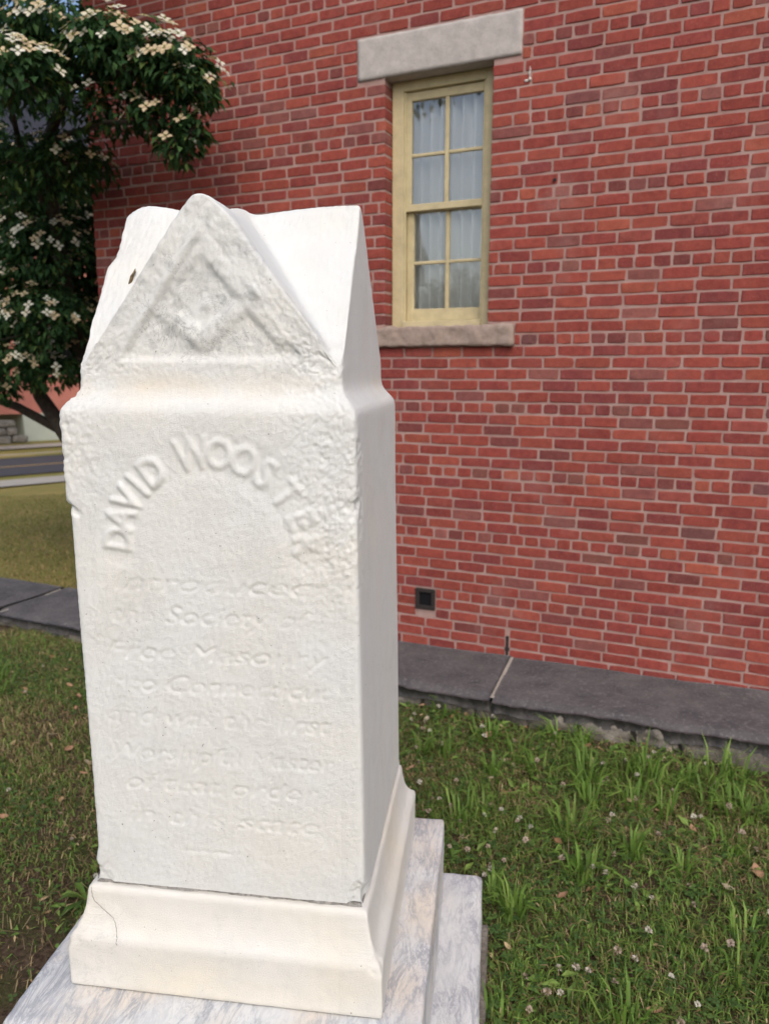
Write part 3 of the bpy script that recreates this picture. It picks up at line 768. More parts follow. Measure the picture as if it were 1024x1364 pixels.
def block(name, rings, mat, parent, n=46, amp=.0015, seed=0, depth=1.0, sc=9, front=1.0, left=1.0, rr=.006, chips=()):
    """square moulded block: rings of (half width, z), corners eased by rr"""
    nn = 4 * n; out = []
    t = np.linspace(-1, 1, n + 1)[:-1]
    pu = np.concatenate([t, np.ones(n), -t, -np.ones(n)]); pv = np.concatenate([-np.ones(n), t, np.ones(n), -t])
    for w, z in rings:
        x, y = pu * w, pv * w
        ix, iy = np.clip(x, -(w - rr), w - rr), np.clip(y, -(w - rr), w - rr)
        dx, dy = x - ix, y - iy; L = np.hypot(dx, dy); c = (np.abs(dx) > 1e-9) & (np.abs(dy) > 1e-9) & (w > rr * 2)
        x = np.where(c, ix + dx / np.maximum(L, 1e-9) * rr, x); y = np.where(c, iy + dy / np.maximum(L, 1e-9) * rr, y)
        out.append(np.stack([np.where(x < 0, x * left, x), np.where(y < 0, y * front, y) * depth, np.full(nn, z)], -1))
    Vb = np.stack(out); k = np.arange(len(rings) * nn).reshape(len(rings), nn); kn = np.roll(k, -1, 1)
    Fb = np.stack([k[:-1], kn[:-1], kn[1:], k[1:]], -1).reshape(-1, 4)
    P = Vb.reshape(-1, 3)
    nrm = P.copy(); nrm[:, 2] = 0; nrm /= np.maximum(np.abs(nrm).max(1, keepdims=True), 1e-6)
    dv = fbm(P + seed, sc, 3, seed) * amp + vnoise(P, 80, seed + 3) * amp * .4
    P = P + np.stack([np.sign(P[:, 0]) * (np.abs(nrm[:, 0]) > .97), np.sign(P[:, 1]) * (np.abs(nrm[:, 1]) > .97), 0 * dv + .6], -1) * dv[:, None]
    for (a_, b_, c_, r_, dp) in chips:
        k_ = sstep(r_, r_ * .4, np.linalg.norm(P - np.array([a_, b_, c_]), axis=1) + .012 * vnoise(P, 70, seed + 9)); P = P - np.array([np.sign(a_) * (abs(a_) > .3), np.sign(b_) * (abs(b_) > .3), 0]) * (k_ * dp)[:, None]
    return link(name, np_mesh(name, P, [Fb], mat, True), parent)
def dense(profile, step=.010):
    out = []
    for (w0, z0), (w1, z1) in zip(profile[:-1], profile[1:]):
        k = max(1, int(math.hypot(w1 - w0, z1 - z0) / step))
        out += [(w0 + (w1 - w0) * i / k, z0 + (z1 - z0) * i / k) for i in range(k)]
    return out + [profile[-1]]
pl = [(.360, .5615), (.3645, .566), (.3655, .575), (.3650, .680), (.3635, .6885), (.359, .6945), (.3530, .7005), (.3450, .7120), (.3385, .7280), (.3335, .7480), (.3300, .7700), (.3285, .7840), (.3262, .7925), (.3210, .7970), (.300, .7985), (.15, .7985)]
plinth = block('plinth', dense(pl, .006), M['cream'], mon, 110, .0011, 4, sc=22, rr=.004, chips=((.3645, -.3645, .69, .03, .004), (-.3645, -.3645, .69, .03, .004)))
jt = block('mortar_joint', [(.3135, .797), (.3135, .808)], M['joint'], mon, 40, .004, 8, sc=30)
def plinth_w(z):
    zs = [p[1] for p in pl]; return float(np.interp(z, zs, [p[0] for p in pl]))
ck = MB(); crng = np.random.RandomState(2); cp_ = []
for (x0_, z0_), (x1_, z1_) in zip([(-.318, .794), (-.312, .765), (-.262, .728), (-.247, .700)], [(-.312, .765), (-.262, .728), (-.247, .700), (-.243, .676)]):
    for i_ in range(9): t_ = i_ / 9; cp_.append((x0_ + (x1_ - x0_) * t_ + crng.uniform(-.0016, .0016), z0_ + (z1_ - z0_) * t_ + crng.uniform(-.001, .001)))
for (xa, za), (xb, zb_) in zip(cp_[:-1], cp_[1:]):
    h_ = crng.uniform(.0003, .0006); ya, yb = -plinth_w(za) - .0012, -plinth_w(zb_) - .0012
    ck.add([(xa - h_, ya, za - h_), (xb - h_, yb, zb_ - h_), (xb + h_, yb, zb_ + h_), (xa + h_, ya, za + h_)], [[0, 1, 2, 3]])
ck.build('crack', M['rubble'], plinth)
sl = [(.447, .288), (.4515, .293), (.4530, .300), (.4530, .549), (.4505, .5555), (.444, .559), (.30, .559)]
block('base_slab', dense(sl, .014), M['vein'], mon, 60, .0016, 12, .965, front=1.10, left=1.03)
lo = [(.574, .06), (.576, .075), (.576, .262), (.570, .270), (.556, .284), (.548, .286), (.36, .286)]
block('lower_base_slab', dense(lo, .016), M['vein2'], mon, 60, .003, 17, .985)
fo = [(.60, -.12), (.60, .052), (.592, .06), (.50, .06)]
block('foundation', dense(fo, .02), M['rubble'], mon, 40, .008, 23)
# ------------------------------------------------------------------ flowering dogwood at the building's corner
trng = np.random.RandomState(33)
def in_building(P):
    x, y = P[:, 0], P[:, 1] - WY
    s = x * CW - y * SW; q = x * SW + y * CW
    return (q > -.06) & (s > S0 - .06)
def leaf_cloud(mb_cols, pts, outd, length, width, droop, rng, palette, pw):
    """folded pointed leaves: base, two edges, midrib, tip"""
    n = len(pts); a = rng.uniform(0, 2 * pi, n)
    d = np.stack([np.cos(a), np.sin(a), np.zeros(n)], -1) * .7 + outd * .8; d[:, 2] -= droop * rng.uniform(.4, 1.5, n)
    d /= np.linalg.norm(d, axis=1, keepdims=True)
    side = np.cross(d, np.array([0, 0, 1.]) + rng.uniform(-.5, .5, (n, 3))); side /= np.maximum(np.linalg.norm(side, axis=1, keepdims=True), 1e-6)
    up = np.cross(side, d)
    L = (length * rng.uniform(.65, 1.2, n))[:, None]; Wd = (width * rng.uniform(.7, 1.15, n))[:, None]
    b = pts; m1 = b + d * L * .35 - up * L * .0; m2 = b + d * L * .7 - up * L * .06; tip = b + d * L - up * L * .2
    e1a = b + d * L * .38 + side * Wd * .5 + up * Wd * .16; e1b = b + d * L * .38 - side * Wd * .5 + up * Wd * .16
    V = np.stack([b, e1a, m2, e1b, tip], 1).reshape(-1, 3)
    o = np.arange(n)[:, None] * 5
    T = np.concatenate([o + np.array([0, 1, 2]), o + np.array([0, 2, 3]), o + np.array([1, 4, 2]), o + np.array([3, 2, 4])])
    c = palette[rng.choice(len(palette), n, p=pw)] * rng.uniform(.7, 1.25, (n, 1))
    return V, T, np.repeat(c, 5, 0)
LP = np.array([(.026, .070, .026), (.038, .092, .032), (.060, .125, .040), (.020, .052, .022), (.105, .160, .045)]); LPW = np.array([.3, .3, .18, .14, .08])
# foliage pads: centre, radii, leaves, flowers
PADS = [((-1.26, 5.0, 3.28), (.11, .16, .09), 80, 2), ((-1.22, 4.98, 3.71), (.25, .32, .16), 480, 34), ((-1.12, 4.90, 3.58), (.13, .22, .12), 150, 10), ((-1.50, 5.02, 3.80), (.36, .36, .20), 760, 42), ((-2.75, 6.5, 2.95), (.36, .32, .32), 560, 12), ((-2.80, 6.55, 2.40), (.34, .3, .26), 480, 10), ((-2.70, 6.5, 3.40), (.34, .3, .22), 420, 9),
        ((-1.90, 5.15, 3.92), (.40, .40, .24), 860, 34), ((-1.34, 5.06, 3.46), (.22, .26, .11), 190, 8), ((-1.16, 4.98, 3.37), (.10, .16, .09), 90, 4),
        ((-1.72, 5.20, 3.55), (.34, .30, .13), 230, 12), ((-2.07, 4.75, 3.62), (.26, .28, .16), 380, 34), ((-2.25, 5.2, 3.95), (.40, .4, .26), 600, 16), ((-2.6, 5.0, 3.75), (.45, .45, .25), 500, 8),
        ((-2.15, 5.6, 3.35), (.30, .34, .20), 420, 10), ((-2.5, 5.7, 3.35), (.35, .4, .24), 500, 10),
        ((-3.11, 7.0, 3.45), (.40, .45, .26), 620, 12), ((-2.80, 7.3, 3.28), (.38, .4, .28), 620, 12), ((-3.05, 7.0, 3.00), (.42, .45, .26), 700, 14), ((-2.70, 7.2, 2.85), (.34, .4, .26), 620, 14),
        ((-3.25, 7.0, 2.70), (.40, .45, .24), 620, 12), ((-2.85, 7.4, 2.50), (.42, .4, .24), 640, 13), ((-3.3, 7.2, 2.28), (.36, .4, .20), 460, 10), ((-2.95, 7.35, 2.18), (.30, .35, .18), 380, 8),
        ((-2.5, 7.5, 2.60), (.30, .35, .30), 420, 5), ((-2.6, 7.6, 3.4), (.4, .4, .4), 500, 5), ((-3.05, 7.6, 3.75), (.5, .5, .3), 600, 5), ((-3.7, 7.1, 3.1), (.5, .5, .4), 700, 2), ((-3.75, 7.0, 2.4), (.45, .5, .35), 500, 2),
        ((-3.6, 6.6, 3.9), (.55, .5, .3), 500, 0), ((-3.0, 6.0, 4.3), (.6, .6, .3), 600, 0), ((-4.4, 7.3, 3.6), (.6, .6, .4), 500, 0), ((-4.4, 7.6, 2.7), (.6, .6, .4), 500, 0), ((-3.4, 8.3, 3.3), (.7, .6, .6), 700, 0), ((-3.2, 7.6, 4.7), (.8, .8, .4), 700, 0), ((-1.8, 5.15, 4.8), (.65, .5, .3), 700, 0), ((-2.6, 5.6, 4.95), (.8, .7, .4), 900, 0), ((-2.5, 4.4, 4.75), (.6, .6, .3), 600, 0), ((-3.25, 6.9, 2.02), (.36, .4, .16), 330, 6), ((-2.95, 7.0, 1.95), (.28, .35, .15), 240, 4), ((-3.5, 7.0, 1.80), (.25, .3, .12), 160, 3)]  # highest pads over the wall are unseen, added to block sky light from it
dog = empty('dogwood_tree', (-2.55, 7.55, .05)); tag(dog, 'dark green dogwood tree with cream blossoms beside the corner of the brick building', 'tree')
off = np.array(dog.location)
tk = MB()
FORK = np.array([-2.85, 7.5, 1.05])
tk.tube([np.array([-2.55, 7.55, 0]) - off, np.array([-2.62, 7.54, .45]) - off, FORK - off, np.array([-3.08, 7.48, 1.34]) - off, np.array([-3.30, 7.46, 1.72]) - off, np.array([-3.42, 7.4, 2.2]) - off, np.array([-3.3, 7.3, 3.0]) - off], [.14, .11, .095, .085, .065, .05, .03], 10)
trunk = tk.build('trunk', M['bark'], dog, True)
def limb(path, r0, r1):
    b = MB(); n = len(path); b.tube([np.array(p) - off for p in path], [r0 + (r1 - r0) * i / (n - 1) for i in range(n)], 7); return b.build('limb', M['bark'], dog, True)
limb([(-2.85, 7.5, 1.0), (-2.8, 7.35, 1.7), (-2.75, 7.0, 2.4), (-2.6, 6.4, 3.1), (-2.35, 5.7, 3.5), (-1.95, 5.2, 3.72), (-1.5, 5.03, 3.74), (-1.15, 4.97, 3.66)], .075, .012)
limb([(-2.35, 5.7, 3.5), (-2.1, 5.4, 3.48), (-1.75, 5.22, 3.5), (-1.35, 5.08, 3.46), (-1.1, 5.0, 3.36)], .022, .006)
limb([(-2.6, 6.4, 3.1), (-2.55, 5.8, 3.4), (-2.3, 5.1, 3.6), (-2.05, 4.78, 3.6)], .03, .008)
limb([(-3.08, 7.48, 1.36), (-3.5, 7.4, 1.62), (-3.9, 7.3, 1.78), (-4.3, 7.3, 2.2), (-4.4, 7.4, 3.0)], .05, .012)
limb([(-2.8, 7.35, 1.7), (-2.7, 7.4, 2.4), (-2.75, 7.4, 3.2), (-3.0, 7.5, 4.2)], .05, .012)
limb([(-3.35, 7.42, 1.9), (-3.1, 7.2, 2.6), (-2.95, 7.1, 3.3)], .04, .01)
limb([(-3.42, 7.4, 2.2), (-3.7, 7.1, 2.9), (-3.6, 6.7, 3.8)], .035, .01)
cl = MB(); fl_pos = []
for (c, r, nl, nf) in PADS:
    c = np.array(c); r = np.array(r); nl = int(nl * (2.5 if c[1] > 6.5 else 1.6))
    d = trng.normal(size=(nl, 3)); d /= np.linalg.norm(d, axis=1, keepdims=True)
    rad = trng.uniform(.25, 1.0, nl) ** .55
    d[:, 2] = np.where((d[:, 2] < 0) & (trng.rand(nl) < .35), -d[:, 2], d[:, 2])
    P = c + d * r * rad[:, None] * (1 + .35 * fbm(d * 1.5 + c, 1.7, 2, 5)[:, None])
    P = P[~in_building(P)]
    if len(P):
        od = (P - c) / r; od[:, 2] *= .3; od /= np.maximum(np.linalg.norm(od, axis=1, keepdims=True), .3)
        Vl, Tl, Cl = leaf_cloud(None, P - off, od, .072, .036, .75, trng, LP, LPW)
        cl.v.append(Vl); cl.t.append(Tl + cl.n); cl.c.append(Cl); cl.n += len(Vl)
        b = MB()
    for _ in range(int(nf * (4.0 if c[1] > 6.4 else 1.25))):
        for tr in range(8):
            d = trng.normal(size=3); d[2] = abs(d[2]) * 1.1 - .15; d[1] -= .6; d /= np.linalg.norm(d)
            p = c + d * r * trng.uniform(1.0, 1.18)
            if not in_building(p[None])[0]: fl_pos.append((p, d)); break
tw_ = MB()
for (c, r, nl, nf) in PADS:              # twigs inside each pad
    for _ in range(4):
        a = np.array(c) - off; e = a + trng.normal(size=3) * np.array(r) * .6
        tw_.tube([a, (a + e) / 2 + trng.normal(size=3) * .03, e], [.007, .005, .002], 4)
tag(cl.build('crown', M['leaf'], dog, tint=True), kind='stuff')
tag(tw_.build('twigs', M['bark'], dog), kind='stuff')
def flower_mesh(rng):
    b = MB()
    cr = np.array([(.66, .60, .42), (.72, .68, .55), (.62, .50, .33), (.74, .72, .62)][rng.randint(4)])
    for k in range(4):
        a = k * pi / 2 + rng.uniform(-.15, .15); L = rng.uniform(.040, .052); w = L * .62; cup = rng.uniform(.1, .35)
        D_ = np.array([cos(a), sin(a), 0]); Sd = np.array([-sin(a), cos(a), 0]); U_ = np.array([0, 0, 1.])
        p = [D_ * .003, D_ * L * .45 + Sd * w * .5 + U_ * L * cup * .4, D_ * L * .8 + Sd * w * .34 + U_ * L * cup * .55, D_ * L + U_ * L * cup * .4, D_ * L * .8 - Sd * w * .34 + U_ * L * cup * .55, D_ * L * .45 - Sd * w * .5 + U_ * L * cup * .4, D_ * L * .55 + U_ * L * cup * .18]
        b.add(p, [[0, 1, 2, 6], [6, 2, 3, 3]] if 0 else [[0, 1, 2, 6], [0, 6, 4, 5]], [[6, 2, 3], [6, 3, 4]], cr * rng.uniform(.9, 1.08))
    for k in range(3): b.box((-.005, -.005, .002), (.005, .005, .012), .003, col=(.22, .26, .06)); break
    return b.mesh('flower', M['petal'], False, True)
FM = [flower_mesh(trng) for _ in range(8)]
bl = MB()
for k, (p, d) in enumerate(fl_pos[290:]):
    q = Vector(d * .6 + np.array([0, -.25, .5])).to_track_quat('Z', 'Y').to_matrix() * trng.uniform(.7, 1.1); src = FM[k % 8]
    Vs = np.array([tuple(q @ v_.co + Vector(p - off)) for v_ in src.vertices]); cs_ = np.array([a_.color[:3] for a_ in src.attributes['tint'].data])
    for pl_ in src.polygons:
        ix = list(pl_.vertices); bl.add(Vs[ix], [[0, 1, 2, 3]] if len(ix) == 4 else (), [[0, 1, 2]] if len(ix) == 3 else (), cs_[ix[0]])
tag(bl.build('blossoms', M['petal'], dog, tint=True), kind='stuff')
for k, (p, d) in enumerate(fl_pos[:290]):
    q = Vector(d * .6 + np.array([0, -.25, .5])).to_track_quat('Z', 'Y').to_euler(); s = trng.uniform(.7, 1.1)
    link('flower', FM[k % 8], dog, tuple(p - off), q, (s, s, s))

# ------------------------------------------------------------------ grass, clover, fallen leaves
grng = np.random.RandomState(91)
def blades(P, h, w, lean, az, col, rng, curl=.5):
    n = len(P); D_ = np.stack([np.cos(az), np.sin(az), 0 * az], -1); Sd = np.stack([-np.sin(az + rng.uniform(-.6, .6, n)), np.cos(az), 0 * az], -1)
    h = h[:, None]; w = w[:, None]; lean = lean[:, None]; Zu = np.array([0, 0, 1.])
    m = P + D_ * h * lean * .35 + Zu * h * .6; t = P + D_ * h * lean + Zu * h * np.maximum(.15, 1 - .5 * lean * curl * 2)
    V = np.stack([P - Sd * w * .5, P + Sd * w * .5, m + Sd * w * .42, m - Sd * w * .42, t], 1).reshape(-1, 3)
    o = np.arange(n)[:, None] * 5
    C = np.repeat(col, 5, 0); return V, o + np.array([0, 1, 2, 3]), o + np.array([3, 2, 4]), C
def in_mon(P, m=.0):
    c, s = cos(MTH), sin(MTH); x = (P[:, 0] - MX) * c + (P[:, 1] - MY) * s; y = -(P[:, 0] - MX) * s + (P[:, 1] - MY) * c
    return (np.abs(x) < .60 + m) & (np.abs(y) < .60 + m)
def lawn_pts(n, x0, x1, y0, y1):
    P = np.stack([grng.uniform(x0, x1, n), grng.uniform(y0, y1, n)], -1)
    q = wall_q(P[:, 0], P[:, 1])
    return P[(q < -.66 + .03 * vnoise(P, 8, 2)) & ~in_mon(P)]
def bare(P):                               # worn patches of soil
    b = np.exp(-(((P[:, 0] + 1.22) / .22) ** 2 + ((P[:, 1] - 2.12) / .30) ** 2)) * 1.1
    b += .5 * np.exp(-(((P[:, 0] - .80) / .22) ** 2 + ((P[:, 1] - 3.38) / .14) ** 2))
    q = wall_q(P[:, 0], P[:, 1]); b += .62 * np.exp(-((q + .74) / .07) ** 2) * (fbm(P, 3, 2, 51) > -.1)
    b += .55 * sstep(.12, .5, fbm(P, 1.9, 3, 12)); return b
gb = MB()
def put(Vq):
    V, q, t, c = Vq; gb.v.append(V); gb.q.append(q + gb.n); gb.t.append(t + gb.n); gb.c.append(c); gb.n += len(V)
def to3(P): return np.concatenate([P, gz(P[:, 0], P[:, 1])[:, None] - .004], -1)
GREEN = np.array([(.112, .200, .038), (.140, .248, .046), (.072, .142, .030), (.195, .290, .066), (.185, .205, .062)])
STRAW = np.array([(.27, .20, .105), (.34, .27, .15), (.20, .135, .075), (.16, .12, .06)])
# fine turf
P = lawn_pts(300000, -3.6, 3.4, 1.05, 5.6); keep = grng.rand(len(P)) > np.clip(bare(P), 0, .93); P = P[keep]
n = len(P); dry = np.clip(.13 + .32 * sstep(0, .5, fbm(P, 1.3, 3, 40)) + .18 * (P[:, 0] < -.9), 0, .6)
isd = grng.rand(n) < dry
col = np.where(isd[:, None], STRAW[grng.randint(4, size=n)] * 1.2, GREEN[grng.randint(5, size=n)]) * grng.uniform(.65, 1.6, (n, 1))
h = grng.uniform(.020, .075, n) * (1 + .5 * fbm(P, 2.5, 2, 60)); h = np.where(isd, h * .9, h)
put(blades(to3(P), h, grng.uniform(.0026, .0060, n), grng.uniform(.2, 1.1, n) + isd * .5, grng.uniform(0, 2 * pi, n), col, grng))
# flat straw litter
P = lawn_pts(9000, -3.2, 3.2, 1.05, 5.4); n = len(P)
put(blades(to3(P) + (0, 0, .008), grng.uniform(.03, .09, n), grng.uniform(.0018, .0035, n), grng.uniform(1.4, 2.6, n) * .8, grng.uniform(0, 2 * pi, n), STRAW[grng.randint(4, size=n)] * grng.uniform(.6, 1.1, (n, 1)), grng))
# tufts of broad blades, thick along the ledge on the right
TC = []
for _ in range(700):
    p = lawn_pts(1, -3.0, 3.0, 1.6, 5.2)
    if len(p):
        q = wall_q(p[0, 0], p[0, 1]); pr = .14 + .14 * (p[0, 0] > .2) + .85 * math.exp(-((q + 1.05) / .28) ** 2) * (p[0, 0] > -.3) + .22 * (p[0, 0] > .9)
        if grng.rand() < pr and bare(p)[0] < .5: TC.append(p[0])
for p in TC:
    n = grng.randint(14, 40); r = grng.uniform(.03, .09)
    a = grng.uniform(0, 2 * pi, n); d = r * np.sqrt(grng.rand(n)); Q = np.stack([p[0] + d * np.cos(a), p[1] + d * np.sin(a)], -1)
    hh = grng.uniform(.07, .20, n) * grng.uniform(.7, 1.4)
    put(blades(to3(Q), hh, grng.uniform(.006, .013, n), grng.uniform(.25, .95, n), a + grng.uniform(-.5, .5, n), GREEN[[0, 1, 1, 3]][grng.randint(4, size=n)] * grng.uniform(.75, 1.3, (n, 1)), grng))
# lawn beyond the ledge, seen small, its sunlight put into the colour
P = np.stack([grng.uniform(-9.5, -1.5, 70000), grng.uniform(5.8, 16, 70000)], -1); q = wall_q(P[:, 0], P[:, 1]); s_ = P[:, 0] * CW - (P[:, 1] - WY) * SW; t_ = P @ ROADP
P = P[(q > .03) & (s_ < S0 - .05) & (t_ < 18.8) & (P[:, 0] / P[:, 1] > -.62)]; n = len(P)
isd = grng.rand(n) < .45
col = np.where(isd[:, None], np.array((.34, .265, .12)), np.array((.19, .21, .055))) * grng.uniform(.7, 1.25, (n, 1))
put(blades(to3(P), grng.uniform(.02, .05, n), grng.uniform(.006, .014, n), grng.uniform(.3, 1.2, n), grng.uniform(0, 2 * pi, n), col, grng))
grass = tag(gb.build('grass', M['grass'], None, tint=True), 'patchy green grass with dry straw on the lawn around the monument', 'grass', kind='stuff')
# clover leaves
cb = MB(); P = lawn_pts(32000, -3.0, 3.0, 1.3, 5.2); P = P[(fbm(P, 1.5, 2, 71) > -.25) & (grng.rand(len(P)) > np.clip(bare(P), 0, .97))]
P3 = to3(P); n = len(P3); hh = grng.uniform(.012, .045, n); az = grng.uniform(0, 2 * pi, n); sz = grng.uniform(.006, .013, n)
C = np.array([(.085, .16, .042), (.11, .19, .05), (.07, .14, .042)])[grng.randint(3, size=n)] * grng.uniform(.75, 1.2, (n, 1))
ctr = P3 + np.stack([0 * hh, 0 * hh, hh], -1)
for k in range(3):
    a = az + k * 2 * pi / 3; D_ = np.stack([np.cos(a), np.sin(a), grng.uniform(-.25, .15, n)], -1); Sd = np.stack([-np.sin(a), np.cos(a), 0 * a], -1); s = sz[:, None]
    V = np.stack([ctr, ctr + D_ * s * .7 + Sd * s * .55, ctr + D_ * s * 1.25 + Sd * s * .3, ctr + D_ * s * 1.25 - Sd * s * .3, ctr + D_ * s * .7 - Sd * s * .55], 1).reshape(-1, 3)
    o = np.arange(n)[:, None] * 5
    cb.v.append(V); cb.q.append(o + np.array([1, 2, 3, 4]) + cb.n); cb.t.append(o + np.array([0, 1, 4]) + cb.n); cb.c.append(np.repeat(C, 5, 0)); cb.n += len(V)
for nb, lo_, hi_, L_, pal_, dr in ((5200, -3.0, 3.0, .042, GREEN[:4], -.25), (2600, .1, 2.8, .062, GREEN[[0, 1, 3]], -.35), (3600, -2.8, 2.8, .022, STRAW * 1.35, .25), (9000, -2.8, 3.0, .026, STRAW * 1.45, .2)):
    P = lawn_pts(nb, lo_, hi_, 1.4, 5.0); q = wall_q(P[:, 0], P[:, 1])
    P = P[(q > -.80 + .10 * fbm(P, 2.0, 2, 19))] if nb == 9000 else P[(fbm(P, 2.2, 2, 88 + nb % 7) > -.05) | (q > -1.0)]
    P3 = to3(P); P3[:, 2] += grng.uniform(.012, .03, len(P3))
    Vl, Tl, Cl = leaf_cloud(None, P3, np.zeros_like(P3), L_, L_ * .42, dr, grng, pal_, np.ones(len(pal_)) / len(pal_))
    cb.v.append(Vl); cb.t.append(Tl + cb.n); cb.c.append(Cl); cb.n += len(Vl)
tag(cb.build('clover_leaves', M['grass'], None, tint=True), 'low green clover leaves and broad weeds mixed into the lawn', 'clover', kind='stuff')
# clover flower heads
def clover_mesh(rng):
    b = MB(); hgt = rng.uniform(.03, .06)
    b.tube([(0, 0, -.01), (rng.uniform(-.006, .006), .002, hgt * .6), (0, 0, hgt)], [.0012, .001, .0009], 4, (.10, .15, .05))
    c = np.array([(.62, .56, .50), (.70, .66, .60), (.50, .40, .33)][rng.randint(3)])
    for k in range(34):
        ph = rng.uniform(-.35, 1) ; th = rng.uniform(0, 2 * pi); r = math.sqrt(max(0, 1 - ph * ph)); d = np.array([r * cos(th), r * sin(th), ph])
        e = np.cross(d, (.3, .5, .8)); e /= np.linalg.norm(e); R_ = rng.uniform(.0085, .012); o = np.array([0, 0, hgt])
        b.add([o + d * .002, o + d * R_ * .7 + e * .0022, o + d * R_, o + d * R_ * .7 - e * .0022], [[0, 1, 2, 3]], (), c * rng.uniform(.75, 1.15))
    return b.mesh('clover_flower', M['petal'], False, True)
CMs = [clover_mesh(grng) for _ in range(8)]
def scatter(n, x0, x1, y0, y1, cond):
    out = []
    while len(out) < n:
        p = lawn_pts(40, x0, x1, y0, y1)
        for q in p:
            if cond(q) and len(out) < n: out.append(q)
    return out
for k, p in enumerate(scatter(110, .12, 2.6, 1.75, 4.2, lambda q: q[0] / q[1] < .62 and grng.rand() < .35 + .65 * (fbm(q[None], 1.6, 2, 81)[0] > 0) and bare(q[None])[0] < .6)):
    s = grng.uniform(.95, 1.5); o = link('clover_flower', CMs[k % 8], None, (p[0], p[1], float(gz(p[0], p[1]))), (grng.uniform(-.3, .3), grng.uniform(-.3, .3), grng.uniform(0, 6)), (s, s, s))
    zn = 'right of the monument near its base' if p[1] < 2.5 else ('in mid lawn right of the monument' if wall_q(p[0], p[1]) < -1.15 else 'just below the flagstone ledge')
    tag(o, 'small white clover flower head in the grass ' + zn, 'clover flower', 'white clover flowers ' + zn)
for k, p in enumerate(scatter(16, -2.4, -.95, 2.6, 5.0, lambda q: q[0] / q[1] > -.55)):
    s = grng.uniform(.8, 1.2); o = link('clover_flower', CMs[k % 8], None, (p[0], p[1], float(gz(p[0], p[1]))), (grng.uniform(-.3, .3), grng.uniform(-.3, .3), grng.uniform(0, 6)), (s, s, s))
    tag(o, 'small white clover flower head standing in the grass left of the monument', 'clover flower', 'white clover flowers left of the monument')
def deadleaf_mesh(rng):
    b = MB(); L = rng.uniform(.035, .065); w = L * rng.uniform(.4, .6); cu = rng.uniform(.1, .45); tws = rng.uniform(-.3, .3)
    xs = [0, .2, .5, .8, 1]; ws = [.05, .7, 1, .6, .02]; V = []
    for x, ww in zip(xs, ws):
        z = cu * L * (2 * x - 1) ** 2 * .5
        V += [(L * (x - .5), -w * .5 * ww, z + w * .22 * ww + tws * w * x), (L * (x - .5), 0, z), (L * (x - .5), w * .5 * ww, z + w * .22 * ww - tws * w * x * .5)]
    Q = [[i * 3 + j, i * 3 + 3 + j, i * 3 + 4 + j, i * 3 + 1 + j] for i in range(4) for j in (0, 1)]
    ci = rng.randint(5); LC.append(('tan', 'pale tan', 'dark brown', 'whitish', 'pinkish brown')[ci])
    b.add(V, Q, (), np.array([(.42, .29, .15), (.50, .38, .22), (.33, .19, .10), (.50, .42, .30), (.46, .27, .17)][ci]))
    return b.mesh('fallen_leaf', M['dead'], True, True)
LC = []
DMs = [deadleaf_mesh(grng) for _ in range(10)]
for side, nn, xr, yr, cond in (('right', 62, (.1, 2.5), (1.8, 4.35), lambda q: q[0] / q[1] < .62 and grng.rand() < .25 + .75 * (wall_q(q[0], q[1]) > -.95)), ('left', 44, (-2.5, -.9), (1.9, 5.2), lambda q: q[0] / q[1] > -.56)):
    for k, p in enumerate(scatter(nn, *xr, *yr, cond)):
        s = grng.uniform(.7, 1.15); o = link('fallen_leaf', DMs[k % 10], None, (p[0], p[1], float(gz(p[0], p[1])) + grng.uniform(.018, .034)), (grng.uniform(-.4, .4), grng.uniform(-.4, .4), grng.uniform(0, 6.3)), (s, s, s))
        zn = 'just below the flagstone ledge' if wall_q(p[0], p[1]) > -1.15 else ('beside the monument base' if p[1] < 2.6 else 'in the middle of the lawn')
        lb = '%s dry fallen leaf %s, %s of the monument' % (LC[k % 10], zn, side)
        tag(o, lb, 'leaf', lb.replace('leaf', 'leaves'))
# broad rosettes
for k, (x, y, sz) in enumerate(((-1.12, 2.58, .10), (.62, 2.30, .06), (1.15, 3.15, .07))):
    e = empty('rosette_weed', (x, y, float(gz(x, y)))); lv = MB(); n = 13
    for i in range(n):
        a = i * 2.4 + grng.uniform(-.3, .3); L = sz * grng.uniform(.7, 1.2); w = L * .24; t = grng.uniform(.25, .7); D_ = np.array([cos(a), sin(a), 0]); Sd = np.array([-sin(a), cos(a), 0]); U_ = np.array([0, 0, 1.])
        pts = []
        for x_, ww, zz in ((0, .25, 0), (.35, .75, .45), (.7, 1, .6), (1, .05, .45)): pts += [D_ * L * x_ + Sd * w * .5 * ww + U_ * L * t * zz + U_ * w * .2 * ww, D_ * L * x_ + U_ * L * t * zz, D_ * L * x_ - Sd * w * .5 * ww + U_ * L * t * zz + U_ * w * .2 * ww]
        b = MB(); b.add(pts, [[q * 3 + j, q * 3 + 3 + j, q * 3 + 4 + j, q * 3 + 1 + j] for q in range(3) for j in (0, 1)], (), GREEN[grng.randint(4)] * grng.uniform(.8, 1.2))
        b.build('leaf', M['grass'], e, True, True)
    where = ('beside the left corner of the monument base', 'in the lawn just right of the monument base', 'below the flagstone ledge at right')[k]
    tag(e, 'low green rosette weed with broad leaves ' + where, 'weed', 'rosette weeds in the lawn')
